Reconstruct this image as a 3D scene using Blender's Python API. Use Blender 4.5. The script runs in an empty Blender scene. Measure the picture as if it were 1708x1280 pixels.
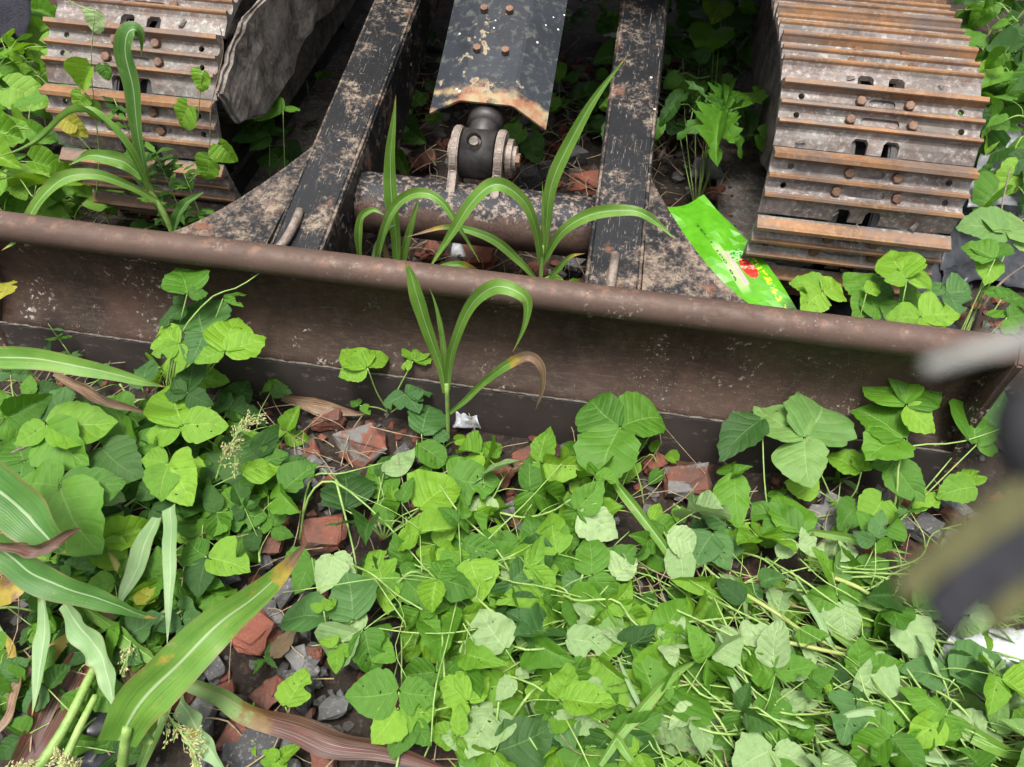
import bpy, bmesh, math, random
from mathutils import Vector, Matrix, noise
R = math.radians
random.seed(7)
scene = bpy.context.scene
col = scene.collection

# ------------------------------------------------------------------ camera, sky, sun, exposure
CAM = Vector((0.29535, -1.16161, 1.49212))
ROT = Matrix.Rotation(R(7.41095), 3, 'Z') @ Matrix.Rotation(R(90 - 49.98389), 3, 'X') @ Matrix.Rotation(R(2.05755), 3, 'Z')
FPX = 1235.55                                   # focal length in pixels of the 1708 wide photograph
cam_d = bpy.data.cameras.new('camera')
cam = bpy.data.objects.new('camera', cam_d); col.objects.link(cam)
cam.matrix_world = Matrix.Translation(CAM) @ ROT.to_4x4()
cam_d.sensor_width = 36; cam_d.lens = FPX / 1708 * 36
cam_d.clip_start = 0.01; cam_d.clip_end = 500
cam_d.dof.use_dof = True; cam_d.dof.focus_distance = 1.62; cam_d.dof.aperture_fstop = 7.0
scene.camera = cam

world = bpy.data.worlds.new('World'); scene.world = world; world.use_nodes = True
wn = world.node_tree
sky = wn.nodes.new('ShaderNodeTexSky'); sky.sky_type = 'NISHITA'; sky.sun_disc = False
SUN_EL, SUN_AZ = 78, 200
sky.sun_elevation = R(SUN_EL); sky.sun_rotation = R(SUN_AZ); sky.air_density = 1.0; sky.dust_density = 6.0; sky.ozone_density = 1.0
hs = wn.nodes.new('ShaderNodeHueSaturation'); hs.inputs['Saturation'].default_value = 0.35   # overcast: grey-white sky
wn.links.new(sky.outputs[0], hs.inputs['Color'])
bg = wn.nodes['Background']; bg.inputs['Strength'].default_value = 0.085
wn.links.new(hs.outputs[0], bg.inputs['Color'])
sun_d = bpy.data.lights.new('sun', 'SUN'); sun_d.energy = 1.5; sun_d.angle = R(16); sun_d.color = (1.0, 0.97, 0.92)
sun = bpy.data.objects.new('sun', sun_d); col.objects.link(sun)
a, e = R(SUN_AZ), R(SUN_EL)
sun.rotation_euler = Vector((math.sin(a) * math.cos(e), math.cos(a) * math.cos(e), math.sin(e))).to_track_quat('Z', 'Y').to_euler()
sun.location = (0, 0, 6)
vs = scene.view_settings
vs.view_transform = 'Standard'; vs.look = 'None'; vs.gamma = 1; vs.use_curve_mapping = False; vs.exposure = 1.68

# ------------------------------------------------------------------ placing helpers (a sight line meets a level or a depth)
def ray(x, y): return ROT @ Vector(((x - 854) / FPX, (640 - y) / FPX, -1))
def at(x, y, z=None, Y=None):
    d = ray(x, y)
    t = (z - CAM.z) / d.z if Y is None else (Y - CAM.y) / d.y
    return CAM + d * t

# ------------------------------------------------------------------ object helpers
def tag(o, label=None, cat=None, group=None, kind=None):
    if label: o['label'] = label
    if cat: o['category'] = cat
    if group: o['group'] = group
    if kind: o['kind'] = kind
    return o
def empty(name, loc, label, cat, group=None):
    o = bpy.data.objects.new(name, None); col.objects.link(o); o.location = loc; o.empty_display_size = 0.05
    return tag(o, label, cat, group)
def put(name, me, mat=None, parent=None, mw=None):
    o = bpy.data.objects.new(name, me); col.objects.link(o)
    if mat is not None:
        if me.users > 1 and len(me.materials):
            o.material_slots[0].link = 'OBJECT'; o.material_slots[0].material = mat
        elif len(me.materials) == 0: me.materials.append(mat)
        else: o.material_slots[0].link = 'OBJECT'; o.material_slots[0].material = mat
    if parent is not None:
        o.parent = parent
        if mw is None: mw = Matrix.Identity(4)
        pm = world_of(parent)
        o.matrix_parent_inverse = Matrix.Identity(4)
        o.matrix_basis = pm.inverted() @ mw
        WM[o.name] = mw
    elif mw is not None:
        o.matrix_basis = mw; WM[o.name] = mw
    return o
WM = {}
def world_of(o):
    if o.name in WM: return WM[o.name]
    return Matrix.Translation(o.location)
def mesh_from(name, v, f, smooth=True, uv=None):
    me = bpy.data.meshes.new(name); me.from_pydata([tuple(p) for p in v], [], f)
    if uv is not None:
        l = me.uv_layers.new(name='UVMap')
        for lp in me.loops: l.data[lp.index].uv = uv[lp.vertex_index]
    if smooth: me.polygons.foreach_set('use_smooth', [True] * len(me.polygons))
    me.update(); return me
def bm_mesh(name, bm, smooth=False):
    me = bpy.data.meshes.new(name); bmesh.ops.recalc_face_normals(bm, faces=bm.faces); bm.to_mesh(me); bm.free()
    if smooth: me.polygons.foreach_set('use_smooth', [True] * len(me.polygons))
    return me
def box(bm, x0, x1, y0, y1, z0, z1, bev=0):
    vs_ = [bm.verts.new((x, y, z)) for x in (x0, x1) for y in (y0, y1) for z in (z0, z1)]
    fs = [(0, 1, 3, 2), (4, 6, 7, 5), (0, 4, 5, 1), (2, 3, 7, 6), (0, 2, 6, 4), (1, 5, 7, 3)]
    ff = [bm.faces.new([vs_[i] for i in f]) for f in fs]
    if bev: bmesh.ops.bevel(bm, geom=list({e for f in ff for e in f.edges}), offset=bev, segments=2, affect='EDGES', clamp_overlap=True)
def prism(bm, prof, x0, x1, axis='x', bev=0):
    """prof: list of (a,b) extruded along an axis"""
    def P(t, a, b): return (t, a, b) if axis == 'x' else ((a, t, b) if axis == 'y' else (a, b, t))
    A = [bm.verts.new(P(x0, *p)) for p in prof]; B = [bm.verts.new(P(x1, *p)) for p in prof]
    n = len(prof); ff = []
    for i in range(n): ff.append(bm.faces.new((A[i], A[(i + 1) % n], B[(i + 1) % n], B[i])))
    ff.append(bm.faces.new(A[::-1])); ff.append(bm.faces.new(B))
    if bev: bmesh.ops.bevel(bm, geom=list({e for f in ff for e in f.edges}), offset=bev, segments=2, affect='EDGES', clamp_overlap=True)
    return ff
def tube_geo(pts, rad, n=6, cap=True):
    """pts: Vectors, rad: number or list -> verts, faces"""
    pts = [Vector(p) for p in pts]; m = len(pts)
    rr = rad if isinstance(rad, (list, tuple)) else [rad] * m
    v, f = [], []; ref = None
    for i, p in enumerate(pts):
        t = (pts[min(i + 1, m - 1)] - pts[max(i - 1, 0)]).normalized()
        if ref is None: ref = t.orthogonal().normalized()
        ref = (ref - t * ref.dot(t)); ref = ref.normalized() if ref.length > 1e-6 else t.orthogonal().normalized()
        b = t.cross(ref)
        for k in range(n):
            an = 2 * math.pi * k / n
            v.append(p + (ref * math.cos(an) + b * math.sin(an)) * rr[i])
    for i in range(m - 1):
        for k in range(n):
            f.append((i * n + k, i * n + (k + 1) % n, (i + 1) * n + (k + 1) % n, (i + 1) * n + k))
    if cap: f.append(tuple(range(n))[::-1]); f.append(tuple((m - 1) * n + k for k in range(n)))
    return v, f
def spline(P, n):
    """Catmull-Rom through the points"""
    P = [Vector(p) for p in P]; out = []
    if len(P) == 2: return [P[0].lerp(P[1], i / (n - 1)) for i in range(n)]
    Q = [P[0] * 2 - P[1]] + P + [P[-1] * 2 - P[-2]]
    seg = len(P) - 1
    for i in range(n):
        u = i / (n - 1) * seg; k = min(int(u), seg - 1); t = u - k
        p0, p1, p2, p3 = Q[k:k + 4]
        out.append(0.5 * ((2 * p1) + (p2 - p0) * t + (2 * p0 - 5 * p1 + 4 * p2 - p3) * t * t + (3 * p1 - p0 - 3 * p2 + p3) * t ** 3))
    return out

# ------------------------------------------------------------------ material helpers
class NT:
    def __init__(s, name):
        s.m = bpy.data.materials.new(name); s.m.use_nodes = True; s.t = s.m.node_tree
        s.b = s.t.nodes['Principled BSDF']; s.out = s.t.nodes['Material Output']
    def n(s, typ, props=None, **inp):
        nd = s.t.nodes.new('ShaderNode' + typ)
        for k, v in (props or {}).items(): setattr(nd, k, v)
        for k, v in inp.items():
            k = int(k[1:]) if k[0] == '_' and k[1:].isdigit() else k.replace('_', ' ')
            s.set(nd.inputs[k], v)
        return nd
    def set(s, sock, v):
        if isinstance(v, bpy.types.Node): v = v.outputs[0]
        if isinstance(v, bpy.types.NodeSocket): s.t.links.new(v, sock)
        else: sock.default_value = (tuple(v) + (1,)) if isinstance(v, (tuple, list)) and len(v) == 3 and sock.type == 'RGBA' else v
    def math(s, op, a, b=0.0, c=0.0, clamp=False):
        return s.n('Math', {'operation': op, 'use_clamp': clamp}, _0=a, _1=b, _2=c).outputs[0]
    def ramp(s, fac, lo, hi):
        return s.n('MapRange', {'clamp': True}, Value=fac, From_Min=lo, From_Max=hi).outputs[0]
    def mix(s, fac, a, b):
        nd = s.t.nodes.new('ShaderNodeMix'); nd.data_type = 'RGBA'
        s.set(nd.inputs[0], fac); s.set(nd.inputs[6], a); s.set(nd.inputs[7], b); return nd.outputs[2]
    def noise(s, vec, scale, detail=4, rough=.55, dist=0.0):
        return s.n('TexNoise', None, Vector=vec, Scale=scale, Detail=detail, Roughness=rough, Distortion=dist).outputs[0]
    def coords(s, rnd=True, scale=(1, 1, 1)):
        tc = s.n('TexCoord').outputs['Object']
        if rnd:
            r = s.n('ObjectInfo').outputs['Random']
            tc = s.n('VectorMath', {'operation': 'ADD'}, _0=tc, _1=s.n('CombineXYZ', None, X=s.math('MULTIPLY', r, 37.0), Y=s.math('MULTIPLY', r, 91.0), Z=s.math('MULTIPLY', r, 13.0)).outputs[0]).outputs[0]
        if scale != (1, 1, 1): tc = s.n('Mapping', None, Vector=tc, Scale=scale).outputs[0]
        return tc
    def bump(s, h, strength=.3, dist=.002):
        s.set(s.b.inputs['Normal'], s.n('Bump', None, Strength=strength, Distance=dist, Height=h).outputs[0])
    def fin(s, color=None, rough=None, metal=None, spec=None):
        for k, v in (('Base Color', color), ('Roughness', rough), ('Metallic', metal), ('Specular IOR Level', spec)):
            if v is not None: s.set(s.b.inputs[k], v)
        return s.m

def mat_blade():
    s = NT('worn_brown_steel'); v = s.coords(False)
    n1 = s.noise(v, 5, 6); n2 = s.noise(s.n('Mapping', None, Vector=v, Scale=(3, 30, 30)).outputs[0], 8, 5)
    n3 = s.noise(v, 90, 3, .6); n4 = s.noise(s.n('Mapping', None, Vector=v, Scale=(1, 4, .35)).outputs[0], 34, 5, .7)
    c = s.mix(s.ramp(n1, .35, .65), (.021, .0115, .0075), (.046, .0255, .0165))
    c = s.mix(s.math('MULTIPLY', s.ramp(s.math('ADD', s.math('MULTIPLY', n4, .6), s.math('MULTIPLY', s.noise(v, 150, 4, .75), .4)), .49, .62), .6), c, (.070, .048, .030))                    # run-down dirt
    c = s.mix(s.math('MULTIPLY', s.ramp(n2, .58, .74), .45), c, (.11, .082, .07))       # long scratches
    z = s.n('SeparateXYZ', None, Vector=v).outputs['Z']
    patch = s.math('MULTIPLY', s.ramp(n3, .57, .66), s.ramp(s.noise(v, 7, 5, .7), .55, .66))
    c = s.mix(patch, c, (.46, .42, .36))                                        # chipped pale spots
    c = s.mix(s.math('MULTIPLY', s.ramp(s.noise(v, 3.2, 5, .7), .56, .7), .4), c, (.085, .042, .028))
    c = s.mix(s.math('MULTIPLY', s.ramp(z, .345, .40), .55), c, s.mix(n1, (.075, .045, .034), (.150, .098, .078)))   # sky highlight on the tube put into the colour, paler towards the top
    c = s.mix(s.math('MULTIPLY', s.ramp(z, .412, .43), s.math('MULTIPLY', s.ramp(s.noise(v, 24, 6, .75), .53, .62), .7)), c, (.17, .095, .06))   # flaking rust along the crest
    ht = s.math('MULTIPLY', s.ramp(s.noise(s.n('Mapping', None, Vector=v, Scale=(1, 1, 1), Rotation=(0, .7, 0)).outputs[0], 120, 2, .5, 2.0), .66, .7), s.ramp(s.noise(v, 4, 3), .5, .6))
    c = s.mix(s.math('MULTIPLY', ht, .6), c, (.30, .26, .21))
    s.bump(s.math('ADD', s.math('MULTIPLY', n3, .5), n1), .25, .003)
    return s.fin(c, s.ramp(s.noise(v, 26, 6, .75), -.1, .85), .2, .4)
def mat_edge():
    s = NT('dark_cutting_edge_steel'); v = s.coords(False)
    n1 = s.noise(v, 6, 6); n3 = s.noise(v, 70, 3, .6)
    c = s.mix(s.ramp(n1, .35, .65), (.026, .021, .020), (.048, .037, .034))
    c = s.mix(s.math('MULTIPLY', s.ramp(s.noise(s.n('Mapping', None, Vector=v, Scale=(1, 8, 1)).outputs[0], 18, 6, .75), .58, .7), .8), c, (.22, .19, .16))
    s.bump(n3, .2, .002)
    return s.fin(c, .55, .25)
def mat_black(lo=1.15, hi=1.34, nm='worn_black_paint'):
    s = NT(nm); v = s.coords(False)
    nA = s.noise(v, 6, 8, .72, .6); nB = s.noise(v, 55, 5, .7); nC = s.noise(v, 3.1, 5, .6)
    c = s.mix(s.ramp(nC, .3, .7), (.006, .007, .008), (.014, .015, .018))
    nF = s.noise(v, 170, 4, .7)
    dust = s.math('MULTIPLY', s.ramp(s.math('ADD', s.math('MULTIPLY', nA, 1.25), s.math('ADD', s.math('MULTIPLY', nB, .55), s.math('MULTIPLY', nF, .5))), lo, hi), .75)
    c = s.mix(dust, c, s.mix(s.ramp(nB, .4, .6), (.145, .095, .075), (.26, .205, .15)))
    scr = s.noise(s.n('Mapping', None, Vector=v, Scale=(40, 3, 3), Rotation=(0, 0, .5)).outputs[0], 6, 3, .6, 1.5)
    c = s.mix(s.math('MULTIPLY', s.ramp(scr, .63, .70), .6), c, (.34, .30, .24))
    rust = s.math('MULTIPLY', s.ramp(s.noise(v, 6.3, 6, .65), .6, .68), .9)
    c = s.mix(rust, c, (.15, .062, .035))
    vo = s.n('TexVoronoi', None, Vector=v, Scale=26.0)
    wh = s.math('MULTIPLY', s.math('LESS_THAN', s.math('ADD', vo.outputs['Distance'], s.math('MULTIPLY', nB, .16)), .19), s.ramp(s.noise(v, 4, 2), .57, .6))
    c = s.mix(wh, c, (.62, .62, .58))                                           # droppings and chips
    s.bump(s.math('ADD', nA, s.math('MULTIPLY', nB, .4)), .35, .004)
    return s.fin(c, s.math('ADD', s.math('MULTIPLY', dust, .4), .46), 0.0, .3)
def mat_guard():
    s = NT('slate_painted_guard_plate'); v = s.coords(False)
    nA = s.noise(v, 7, 7, .65, .4); nB = s.noise(v, 48, 5, .7)
    c = s.mix(s.ramp(nA, .3, .7), (.008, .010, .014), (.022, .027, .034))
    c = s.mix(s.math('MULTIPLY', s.ramp(nB, .52, .64), .35), c, (.15, .15, .13))
    sel = s.math('ADD', s.math('MULTIPLY', s.noise(v, 8.0, 4, .6, .5), .8), s.math('MULTIPLY', nB, .2))
    edge = s.ramp(sel, .595, .61); core = s.ramp(sel, .615, .635)
    c = s.mix(edge, c, (.24, .20, .135)); c = s.mix(core, c, s.mix(s.ramp(nB, .4, .62), (.10, .07, .05), (.19, .085, .045)))
    y = s.n('SeparateXYZ', None, Vector=v).outputs['Y']
    lip = s.math('MULTIPLY', s.ramp(s.math('ADD', y, s.math('MULTIPLY', s.noise(v, 14, 4, .6), .12)), .675, .655), s.ramp(s.noise(v, 11, 5, .6), .44, .52))
    c = s.mix(lip, c, s.mix(s.ramp(s.noise(v, 30, 3), .4, .6), (.25, .20, .11), (.22, .095, .05)))   # bare rusted lip
    vo = s.n('TexVoronoi', None, Vector=v, Scale=40.0)
    wh = s.math('MULTIPLY', s.math('LESS_THAN', vo.outputs['Distance'], .13), s.ramp(s.noise(v, 6, 2), .56, .59))
    c = s.mix(wh, c, (.65, .66, .62))
    s.bump(s.math('SUBTRACT', nA, s.math('MULTIPLY', edge, .5)), .4, .004)
    return s.fin(c, .62, .05, .3)
def mat_shoe(rusty):
    s = NT('rusty_grouser_steel' if rusty else 'grey_shoe_steel'); v = s.coords(True)
    nA = s.noise(v, 11, 6, .65); nB = s.noise(v, 85, 4, .7); nC = s.noise(s.n('Mapping', None, Vector=v, Scale=(.35, 1, 1)).outputs[0], 16, 5, .6)
    if rusty:
        c = s.mix(s.ramp(s.math('ADD', s.math('MULTIPLY', nA, .6), s.math('MULTIPLY', nC, .4)), .36, .62), (.095, .052, .032), (.26, .125, .046))
        c = s.mix(s.math('MULTIPLY', s.ramp(nB, .5, .66), .55), c, (.27, .19, .12))
        c = s.mix(s.math('MULTIPLY', s.ramp(s.noise(v, 7, 4), .46, .62), .75), c, (.115, .09, .078))
    else:
        c = s.mix(s.ramp(s.math('ADD', s.math('MULTIPLY', nA, .6), s.math('MULTIPLY', nB, .4)), .40, .60), (.070, .056, .049), (.225, .190, .172))
        c = s.mix(s.math('MULTIPLY', s.ramp(nC, .5, .66), .5), c, (.23, .24, .215))
        c = s.mix(s.math('MULTIPLY', s.ramp(nB, .54, .68), .7), c, (.40, .37, .33))
        c = s.mix(s.math('MULTIPLY', s.ramp(s.noise(v, 23, 6, .7), .52, .64), .8), c, (.115, .068, .048))
        c = s.mix(s.math('MULTIPLY', s.ramp(s.noise(v, 6, 6, .7), .50, .64), .7), c, (.085, .070, .060))
    s.bump(s.math('ADD', s.math('MULTIPLY', nA, .7), s.math('MULTIPLY', nB, .5)), .4, .003)
    return s.fin(c, .62, .15)
def mat_tube():
    s = NT('half_painted_tube'); v = s.coords(False); n = s.noise(v, 10, 6, .65); nB = s.noise(v, 60, 6, .75); nF = s.noise(v, 180, 3, .7)
    z = s.n('SeparateXYZ', None, Vector=v).outputs['Z']
    c = s.mix(s.ramp(s.math('ADD', s.math('MULTIPLY', n, .6), s.math('MULTIPLY', nF, .4)), .38, .62), (.040, .024, .018), (.115, .072, .055))
    k = s.ramp(s.math('ADD', z, s.math('MULTIPLY', s.math('SUBTRACT', s.math('ADD', s.math('MULTIPLY', n, .6), s.math('MULTIPLY', nB, .4)), .5), .24)), .338, .348)
    c = s.mix(k, c, s.mix(s.ramp(nB, .50, .60), (.010, .012, .015), (.20, .15, .12)))        # paint left on the upper side
    s.bump(s.math('ADD', n, nB), .35, .003)
    return s.fin(c, .6, .1, .35)
def mat_simple(name, c1, c2, scale=12, rough=.7, bump=.3, metal=0., spec=.4, rnd=True):
    s = NT(name); v = s.coords(rnd); n = s.noise(v, scale, 6, .65); n2 = s.noise(v, scale * 7, 4, .65)
    c = s.mix(s.ramp(s.math('ADD', n, s.math('MULTIPLY', s.math('SUBTRACT', n2, .5), .5)), .34, .66), c1, c2)
    if bump: s.bump(s.math('ADD', n, s.math('MULTIPLY', n2, .4)), bump, .004)
    return s.fin(c, rough, metal, spec)
def mat_brick(name, mortar):
    s = NT(name); v = s.coords(True); r = s.n('ObjectInfo').outputs['Random']
    n = s.noise(v, 18, 6, .65); n2 = s.noise(v, 130, 4, .7)
    c = s.mix(r, (.115, .040, .028), (.215, .068, .040))
    c = s.mix(s.ramp(n, .35, .68), s.mix(.5, c, (.12, .045, .032)), c)
    c = s.mix(s.math('MULTIPLY', s.ramp(n2, .5, .7), .5), c, (.25, .12, .08))
    c = s.mix(s.math('MULTIPLY', s.ramp(s.noise(v, 8, 7, .75), .44, .62), .85), c, (.060, .045, .038))
    c = s.mix(s.ramp(s.noise(v, 13, 5, .6, .5), mortar, mortar + .05), c, s.mix(n2, (.06, .06, .058), (.19, .182, .172)))
    s.bump(s.math('ADD', n, s.math('MULTIPLY', n2, .6)), .6, .005)
    return s.fin(c, .85, 0, .25)
def mat_stone():
    s = NT('grey_concrete_stone'); v = s.coords(True); r = s.n('ObjectInfo').outputs['Random']
    n = s.noise(v, 25, 6, .7); n2 = s.noise(v, 160, 4, .7)
    c = s.mix(r, (.045, .044, .044), (.155, .152, .148))
    c = s.mix(s.ramp(n, .3, .7), s.mix(.45, c, (.05, .05, .055)), c)
    c = s.mix(s.math('MULTIPLY', s.ramp(n2, .55, .7), .5), c, (.30, .295, .285))
    s.bump(s.math('ADD', n, s.math('MULTIPLY', n2, .7)), .7, .004)
    return s.fin(c, .88, 0, .25)
def mat_rubble():
    s = NT('rubble_fines'); a_ = s.n('Attribute', {'attribute_name': 'tint'}).outputs['Color']; v = s.coords(False)
    n = s.noise(v, 60, 5, .7); n2 = s.noise(v, 240, 3, .7)
    s.bump(s.math('ADD', n, n2), .6, .003)
    return s.fin(s.mix(s.ramp(n, .25, .75), s.mix(.5, a_, (.03, .026, .022)), a_), .9, 0, .2)
def mat_ground():
    s = NT('damp_rubble_soil'); v = s.coords(False)
    n = s.noise(v, 14, 8, .7); n2 = s.noise(v, 75, 6, .7); n3 = s.noise(v, 5, 4, .6)
    c = s.mix(s.ramp(n, .35, .65), (.013, .010, .008), (.040, .030, .023))
    c = s.mix(s.math('MULTIPLY', s.ramp(n2, .54, .66), .6), c, (.085, .072, .064))
    c = s.mix(s.math('MULTIPLY', s.ramp(n3, .54, .66), s.ramp(n2, .4, .6)), c, (.085, .034, .022))
    s.bump(s.math('ADD', n, n2), .8, .01)
    return s.fin(c, .92, 0, .2)

def mat_leaf(name, c1, c2, vein, trans, rough=.46, speck=.0, tr=.3, lateral=6.0):
    s = NT(name)
    uv = s.n('SeparateXYZ', None, Vector=s.n('TexCoord').outputs['UV'])
    oi = s.n('ObjectInfo').outputs['Random']; v = s.coords(True)
    u = s.math('MULTIPLY', s.math('ABSOLUTE', s.math('SUBTRACT', uv.outputs[0], .5)), 2.0)
    q = s.math('SUBTRACT', s.math('MULTIPLY', uv.outputs[1], lateral), s.math('MULTIPLY', u, 1.7))
    tri = s.math('PINGPONG', q, .5)                                      # 0 on a side vein, .5 between
    mid = s.ramp(u, .045, .010); lat = s.math('MULTIPLY', s.ramp(tri, .06, .008), s.ramp(u, .95, .35))
    vn = s.math('MAXIMUM', mid, s.math('MULTIPLY', lat, .5))
    n1 = s.noise(v, 18, 4, .6); n2 = s.noise(v, 120, 3, .6)
    f = s.math('ADD', s.math('MULTIPLY', oi, .75), s.math('MULTIPLY', s.math('SUBTRACT', n1, .5), .9), clamp=True)
    c = s.mix(f, c1, c2)
    c = s.mix(s.math('MULTIPLY', s.ramp(n2, .45, .75), .16), c, s.mix(.5, c, vein))
    c = s.mix(s.math('MULTIPLY', s.ramp(s.noise(v, 9, 3, .6), .52, .72), .5), c, s.mix(.6, c, (.02, .05, .004)))
    c = s.mix(s.math('MULTIPLY', vn, .45), c, vein)
    if speck:
        vo = s.n('TexVoronoi', None, Vector=v, Scale=190.0)
        sp = s.math('MULTIPLY', s.math('LESS_THAN', vo.outputs['Distance'], .22), s.ramp(s.noise(v, 26, 2), 1 - speck, 1.02 - speck))
        c = s.mix(sp, c, (.03, .035, .015))
    blem = s.math('MULTIPLY', s.ramp(s.noise(v, 34, 4, .6), .665, .71), .75)
    c = s.mix(blem, c, (.22, .17, .06))
    n3 = s.noise(v, 60, 3, .6)
    hgt = s.math('ADD', s.math('MULTIPLY', s.n('MapRange', {'interpolation_type': 'SMOOTHSTEP'}, Value=tri, From_Min=0., From_Max=.3).outputs[0], .62), s.math('ADD', s.math('MULTIPLY', s.math('ADD', n3, s.math('MULTIPLY', n2, .4)), .8), s.math('MULTIPLY', mid, -.6)))
    s.bump(hgt, .6, .0022)
    s.fin(c, s.math('ADD', s.math('MULTIPLY', n1, .3), rough - .17), 0, .36)
    tb = s.n('BsdfTranslucent', None, Color=s.mix(.5, c, trans))
    mx = s.n('MixShader', None, _0=tr, _1=s.b.outputs[0], _2=tb.outputs[0])
    s.t.links.new(mx.outputs[0], s.out.inputs[0])
    return s.m
def mat_blade_leaf(name, c1, c2, mid_c, dc=((.34, .26, .045), (.19, .085, .045), (.33, .25, .165))):
    s = NT(name); uv = s.n('SeparateXYZ', None, Vector=s.n('TexCoord').outputs['UV']); v = s.coords(True)
    dead = s.n('Attribute', {'attribute_name': 'dead'}).outputs['Fac']
    u = s.math('MULTIPLY', s.math('ABSOLUTE', s.math('SUBTRACT', uv.outputs[0], .5)), 2.0)
    vec = s.n('CombineXYZ', None, X=uv.outputs[0], Y=s.math('MULTIPLY', uv.outputs[1], .06), Z=s.n('ObjectInfo').outputs['Random'])
    st = s.noise(vec, 34, 3, .6); n1 = s.noise(v, 14, 4, .6)
    par = s.math('PINGPONG', s.math('MULTIPLY', uv.outputs[0], 22.0), .5)
    c = s.mix(s.ramp(s.math('ADD', st, s.math('MULTIPLY', s.math('SUBTRACT', n1, .5), .8)), .3, .7), c1, c2)
    c = s.mix(s.math('MULTIPLY', s.ramp(u, .075, .035), .6), c, mid_c)
    c = s.mix(s.math('MULTIPLY', s.ramp(s.math('ADD', u, s.math('MULTIPLY', n1, .5)), 1.12, 1.3), .75), c, (.20, .12, .05))
    c = s.mix(s.math('MULTIPLY', s.ramp(s.noise(v, 48, 4, .7), .60, .68), .5), c, (.26, .24, .09))
    d = s.math('ADD', dead, s.math('MULTIPLY', s.math('SUBTRACT', s.noise(v, 22, 5, .7), .5), 1.0))
    d = s.math('MULTIPLY', d, s.ramp(dead, .02, .15))
    c = s.mix(s.ramp(d, .30, .42), c, dc[0]); c = s.mix(s.ramp(d, .46, .60), c, dc[1])
    c = s.mix(s.math('MULTIPLY', s.ramp(d, .50, .62), s.ramp(st, .47, .56)), c, dc[2]); c = s.mix(s.math('MULTIPLY', s.ramp(d, .55, .7), s.ramp(s.noise(vec, 60, 3, .7), .52, .6)), c, (.028, .020, .016))
    s.bump(s.math('ADD', par, s.math('MULTIPLY', st, .6)), .35, .0012)
    s.fin(c, .46, 0, .4)
    tb = s.n('BsdfTranslucent', None, Color=s.mix(.4, c, (.2, .4, .03)))
    mx = s.n('MixShader', None, _0=.26, _1=s.b.outputs[0], _2=tb.outputs[0])
    s.t.links.new(mx.outputs[0], s.out.inputs[0]); return s.m

M = dict(
    blade=mat_blade(), edge=mat_edge(), black=mat_black(1.18, 1.36), black2=mat_black(1.06, 1.30, 'chipped_black_paint'), guard=mat_guard(), shoe=mat_shoe(False), rust=mat_shoe(True),
    bolt=mat_simple('rusty_bolt', (.07, .042, .030), (.18, .098, .060), 40, .6, .3, .3),
    mud=mat_simple('dry_mud_on_steel', (.060, .050, .042), (.22, .195, .17), 13, .92, 1.0, 0, .25, False),
    dark=mat_simple('greasy_dark_steel', (.010, .010, .011), (.04, .035, .032), 15, .5, .3, .2, .5, False),
    lug=mat_simple('pitted_bare_steel', (.10, .075, .06), (.27, .225, .19), 30, .6, .5, .2, .4, False),
    tube=mat_tube(),
    yellow=mat_simple('machine_paint', (.30, .19, .03), (.36, .23, .04), 5, .45, .1),
    brick=mat_brick('red_brick', .72), brickm=mat_brick('red_brick_with_mortar', .50), stone=mat_stone(), rubble=mat_rubble(), ground=mat_ground(),
    B=mat_leaf('leaf_bright', (.092, .225, .012), (.195, .365, .026), (.34, .50, .11), (.30, .58, .01)),
    M=mat_leaf('leaf_mid', (.042, .132, .009), (.105, .255, .016), (.22, .38, .09), (.20, .48, .01)),
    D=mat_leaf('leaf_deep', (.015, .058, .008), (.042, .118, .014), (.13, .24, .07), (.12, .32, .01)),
    U=mat_leaf('leaf_bluish', (.038, .112, .026), (.085, .195, .044), (.22, .36, .15), (.16, .38, .03)),
    P=mat_leaf('leaf_pale_underside', (.20, .32, .12), (.34, .46, .21), (.44, .57, .31), (.32, .52, .08), .62, .45),
    Q=mat_leaf('leaf_speckled', (.10, .22, .05), (.19, .32, .085), (.32, .44, .16), (.26, .48, .04), .5, .42),
    Y=mat_leaf('leaf_yellowing', (.24, .26, .025), (.38, .32, .035), (.5, .46, .14), (.6, .5, .03), .5, .3),
    T=mat_leaf('leaf_dry', (.17, .115, .06), (.30, .22, .13), (.36, .28, .18), (.3, .2, .08), .7),
    S=mat_blade_leaf('sorghum_leaf', (.075, .185, .022), (.15, .29, .042), (.42, .52, .30)),
    SD=mat_blade_leaf('sorghum_leaf_deep', (.040, .125, .022), (.080, .19, .035), (.40, .50, .30)),
    SP=mat_blade_leaf('sorghum_leaf_underside', (.17, .29, .12), (.25, .38, .17), (.45, .48, .32)),
    SR=mat_blade_leaf('sorghum_leaf_reddened', (.10, .18, .05), (.16, .25, .08), (.30, .20, .12), ((.15, .095, .03), (.085, .014, .010), (.16, .11, .08))),
    stem=mat_simple('green_stem', (.13, .23, .045), (.25, .36, .10), 25, .5, .15),
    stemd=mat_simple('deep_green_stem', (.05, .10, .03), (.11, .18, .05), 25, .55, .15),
    straw=mat_simple('dry_straw', (.13, .095, .055), (.33, .26, .165), 30, .8, .2),
    twig=mat_simple('grey_twig', (.085, .065, .05), (.20, .165, .13), 30, .85, .4),
    stalk=mat_simple('yellow_stalk', (.25, .26, .06), (.42, .38, .14), 18, .5, .15),
    stalkg=mat_simple('green_yellow_stalk', (.16, .22, .05), (.30, .33, .10), 18, .5, .15),
    grain=mat_simple('ripe_grain', (.24, .23, .085), (.46, .40, .22), 60, .7, .2),
)

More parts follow.
